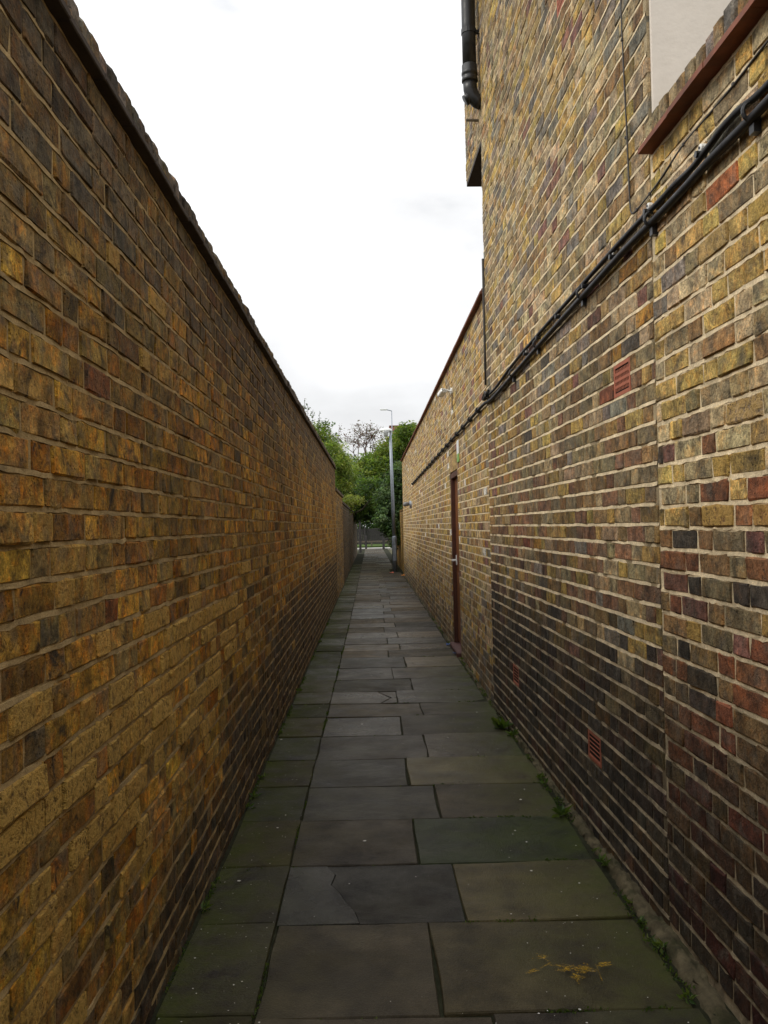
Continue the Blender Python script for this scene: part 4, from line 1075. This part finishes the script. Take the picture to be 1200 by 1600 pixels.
# bare, reddish branched tree in the distance
t_ = thing('bare_tree', (-1.35, 52, 0), 'sparse reddish-brown tree with bare twisting branches against the sky', 'tree')
bS = MB(); tips = []
def grow(p0, d, ln, r, lv):
    p1 = p0 + d * ln * .5 + rng.normal(0, .06 * ln, 3); p2 = p1 + (d + rng.normal(0, .25, 3)) * ln * .5
    bS.tube([p0, p1, p2], [r, r * .8, r * .6], 5, False)
    tips.append(p2); tips.append(p1)
    if lv > 0:
        for _ in range(3 if lv > 1 else 2):
            nd = d + rng.normal(0, .62, 3) * (1, .6, .7) + (0, 0, .05); nd /= np.linalg.norm(nd); grow(p2, nd, ln * rng.uniform(.6, .85), r * .58, lv - 1)
bS.tube([(-1.35, 52, -.08), (-1.2, 52, 2.2), (-.6, 52, 4.5)], [.15, .12, .07], 7)
for k in range(4): grow(np.array((-.6, 52, 4.4)), np.array((rng.uniform(-.8, .9), rng.uniform(-.3, .3), .8)), 1.15, .06, 4)
bS.build('trunk', M['twig'], t_)
tp = np.array(tips); tp = tp[tp[:, 2] > 4.8]; tp = np.repeat(tp, 2, 0) + rng.normal(0, .07, (len(tp) * 2, 3))
V, F_, Cc = leaves(tp, .13, np.array([pick([(np.array((.13,.06,.04)), 2), (np.array((.09,.07,.035)), 2), (G1, .6)]) for _ in tp])); obj('crown', V, F_, M['leaf'], t_, False, Cc)

# ------------------------------------------------------------------ weeds, moss, litter
def weed(p, r, n, label, group=None, col=G1 * .9):
    P_ = np.tile(p, (n, 1)) + rng.normal(0, .008, (n, 3)) * (1, 1, .3); an = rng.uniform(0, 2 * math.pi, n)
    d = np.column_stack([np.cos(an), np.sin(an), rng.uniform(.15, 1.0, n)])
    V, F_, Cc = leaves(P_, r, np.array([pick([(col, 2), (G2 * .8, 1), (G3, 1)]) for _ in range(n)]), narrow=.38, dirs=d, up=.2)
    o = obj('weed', V, F_, M['leaf'], None, False, Cc, origin=p); tag(o, label, 'weed', group)
def gz(px, py):
    q = ground(px, py, 0.006); q[0] = min(max(q[0], LX + .03), 0.975); return q
weed(gz(786, 1138), .10, 30, 'largest green weed on the right edge of the path, below the tall house corner')
weed(gz(800, 1150), .06, 14, 'weed just in front of the largest one on the right edge')
weed(gz(878, 1273), .075, 14, 'flat green weed on the right edge, level with the darkest mossy slab')
ORD = ['nearest', 'second nearest', 'third nearest', 'fourth nearest', 'fifth nearest', 'sixth nearest', 'seventh nearest', 'eighth nearest', 'ninth nearest', 'tenth nearest', 'eleventh nearest', 'twelfth nearest', 'thirteenth nearest', 'fourteenth nearest', 'farthest']
for wi, (px, py) in enumerate(sorted(((826, 1186), (842, 1216), (946, 1346), (968, 1352), (936, 1330), (740, 1052), (733, 1040), (728, 1030), (1002, 1442), (1040, 1480), (1010, 1470), (1075, 1560), (985, 1410), (850, 1225), (870, 1250)), key=lambda q: -q[1])):
    weed(gz(px, py), rng.uniform(.022, .042), int(rng.uniform(9, 18)), ORD[wi] + ' of the small green weeds at the foot of the right-hand wall', 'small weeds along the right edge')
for wi, (px, py) in enumerate(sorted(((432, 1145), (408, 1215), (395, 1245), (447, 1105), (458, 1080), (380, 1262), (300, 1420), (470, 1060), (494, 1003)), key=lambda q: -q[1])):
    weed(gz(px, py), rng.uniform(.022, .042), int(rng.uniform(8, 15)), (ORD[wi] if wi < 8 else 'farthest') + ' of the small green weeds at the foot of the left-hand wall', 'small weeds along the left edge')
# moss tufts in joints
mp = []
for i, y in enumerate(rows_y):
    if y < 2.2 or y > 12: continue
    for _ in range(int(70 if y < 7 else 30)):
        X = rng.choice([rng.uniform(.3, .94), rng.uniform(-.7, .94)], p=[.65, .35])
        if math.sin(X * 9 + i * 2.1) + math.sin(X * 23 + i) < 0.2: continue
        mp.append((X, y + rng.normal(0, .005), -.006))
for y in np.arange(2.2, 14, .012):
    if math.sin(y * 5) + math.sin(y * 13.7) + math.sin(y * 3.1) > .6: mp.append((edge_left(y) + rng.normal(0, .005), y, -.006))
    if math.sin(y * 4.2 + 1) + math.sin(y * 11.7) > .1: mp.append((.962 + rng.normal(0, .009), y, .002))
    if math.sin(y * 3.7 + 2) + math.sin(y * 9.1) > .4: mp.append((LX + .014 + abs(rng.normal(0, .01)), y, -.004))
mp = np.repeat(np.array(mp), 4, 0) + rng.normal(0, .005, (len(mp) * 4, 3)) * (1, 1, .3)
V, F_, Cc = leaves(mp, .011, np.array([pick([(G1 * .75, 2), (G3 * .8, 1.5), (G2 * .8, .7)]) for _ in mp]), narrow=.7, up=0, dirs=np.tile((0, 0, .8), (len(mp), 1)))
o = obj('moss', V, F_, M['leaf'], None, False, Cc, 'stuff'); o['label'] = 'fine green moss growing in the joints of the paving'; o['category'] = 'moss'
# pale flecks
fv, ff, n_ = [], [], 0
for _ in range(520):
    y = 2.3 + 9 * rng.random() ** 1.6
    X = rng.choice([rng.uniform(-.68, -.36), rng.uniform(-.36, .9), rng.uniform(.5, .92)], p=[.6, .12, .28])
    s_ = abs(rng.normal(0, .0014)) + .0009 + (0.006 if rng.random() < .025 else 0); th = rng.uniform(0, 6.28); k = 5
    for q in range(k):
        rr = s_ * rng.uniform(.6, 1.4); fv.append((X + rr * math.cos(th + 6.283 * q / k), y + rr * math.sin(th + 6.283 * q / k), 0.0075))
    ff.append(tuple(range(n_, n_ + k))); n_ += k
o = obj('pale_flecks', fv, ff, M['fleck'], None, kind='stuff'); o['label'] = 'tiny white flecks and grit scattered over the slabs'; o['category'] = 'grit'
# litter
def scrap(p, s_, mat, label, cat='litter'):
    b = MB(); n = 5; V = []
    for i in range(n):
        for j in range(n): V.append((p[0] + (i/(n-1)-.5) * s_ + rng.normal(0, s_*.05), p[1] + (j/(n-1)-.5) * s_ * 1.3 + rng.normal(0, s_*.05), .012 + abs(rng.normal(0, s_*.16))))
    f = [(i*n+j, (i+1)*n+j, (i+1)*n+j+1, i*n+j+1) for i in range(n-1) for j in range(n-1)]
    b.add(V, f); o = b.build('litter', mat); tag(o, label, cat)
scrap(ground(702, 1009), .07, M['blue'], 'scrap of blue plastic before the far side of the door step')
scrap(ground(714, 1023), .08, M['blue'], 'scrap of blue plastic before the near side of the door step')
scrap(ground(612, 896), .13, plain('red_litter', (.5, .12, .06), .6), 'small red scrap of litter by the lamp post')
scrap(ground(631, 900), .14, plain('orange_leaf', (.5, .2, .04), .7), 'small orange scrap by the end of the yard wall')
# stray yellow spray mark on the nearest right slab
b = MB()
def stroke(pts, w):
    zz_ = rng.uniform(.0085, .0125); P_ = np.array([ground(*q, zz_) for q in pts])
    for i in range(len(P_) - 1):
        d = P_[i+1] - P_[i]; s_ = np.array((-d[1], d[0], 0)); s_ /= np.linalg.norm(s_) + 1e-9
        b.add([P_[i] - s_*w, P_[i] + s_*w, P_[i+1] + s_*w*.9 , P_[i+1] - s_*w*.9], [(0,1,2,3)])
for (cx_, cy_, sx_, sy_, n_, a0) in ((885, 1512, 20, 5, 26, 0), (912, 1514, 16, 5, 26, 0), (900, 1528, 8, 6, 14, 1.0), (945, 1506, 7, 3, 14, 0), (849, 1494, 8, 4, 9, -.3), (833, 1518, 6, 4, 6, -.2)):
    for _ in range(n_):
        px_, py_ = rng.normal(cx_, sx_ * .5), rng.normal(cy_, sy_ * .5); an = rng.normal(a0 - .1, .5); ln = rng.uniform(4, 13)
        stroke([(px_ - ln * math.cos(an), py_ - ln * .5 * math.sin(an)), (px_, py_ + rng.normal(0, .8)), (px_ + ln * math.cos(an), py_ + ln * .5 * math.sin(an))], rng.uniform(.0008, .0032))
stroke([(931, 1507), (936, 1520), (941, 1532)], .0018)
b.build('spray_mark', M['spray'], path)
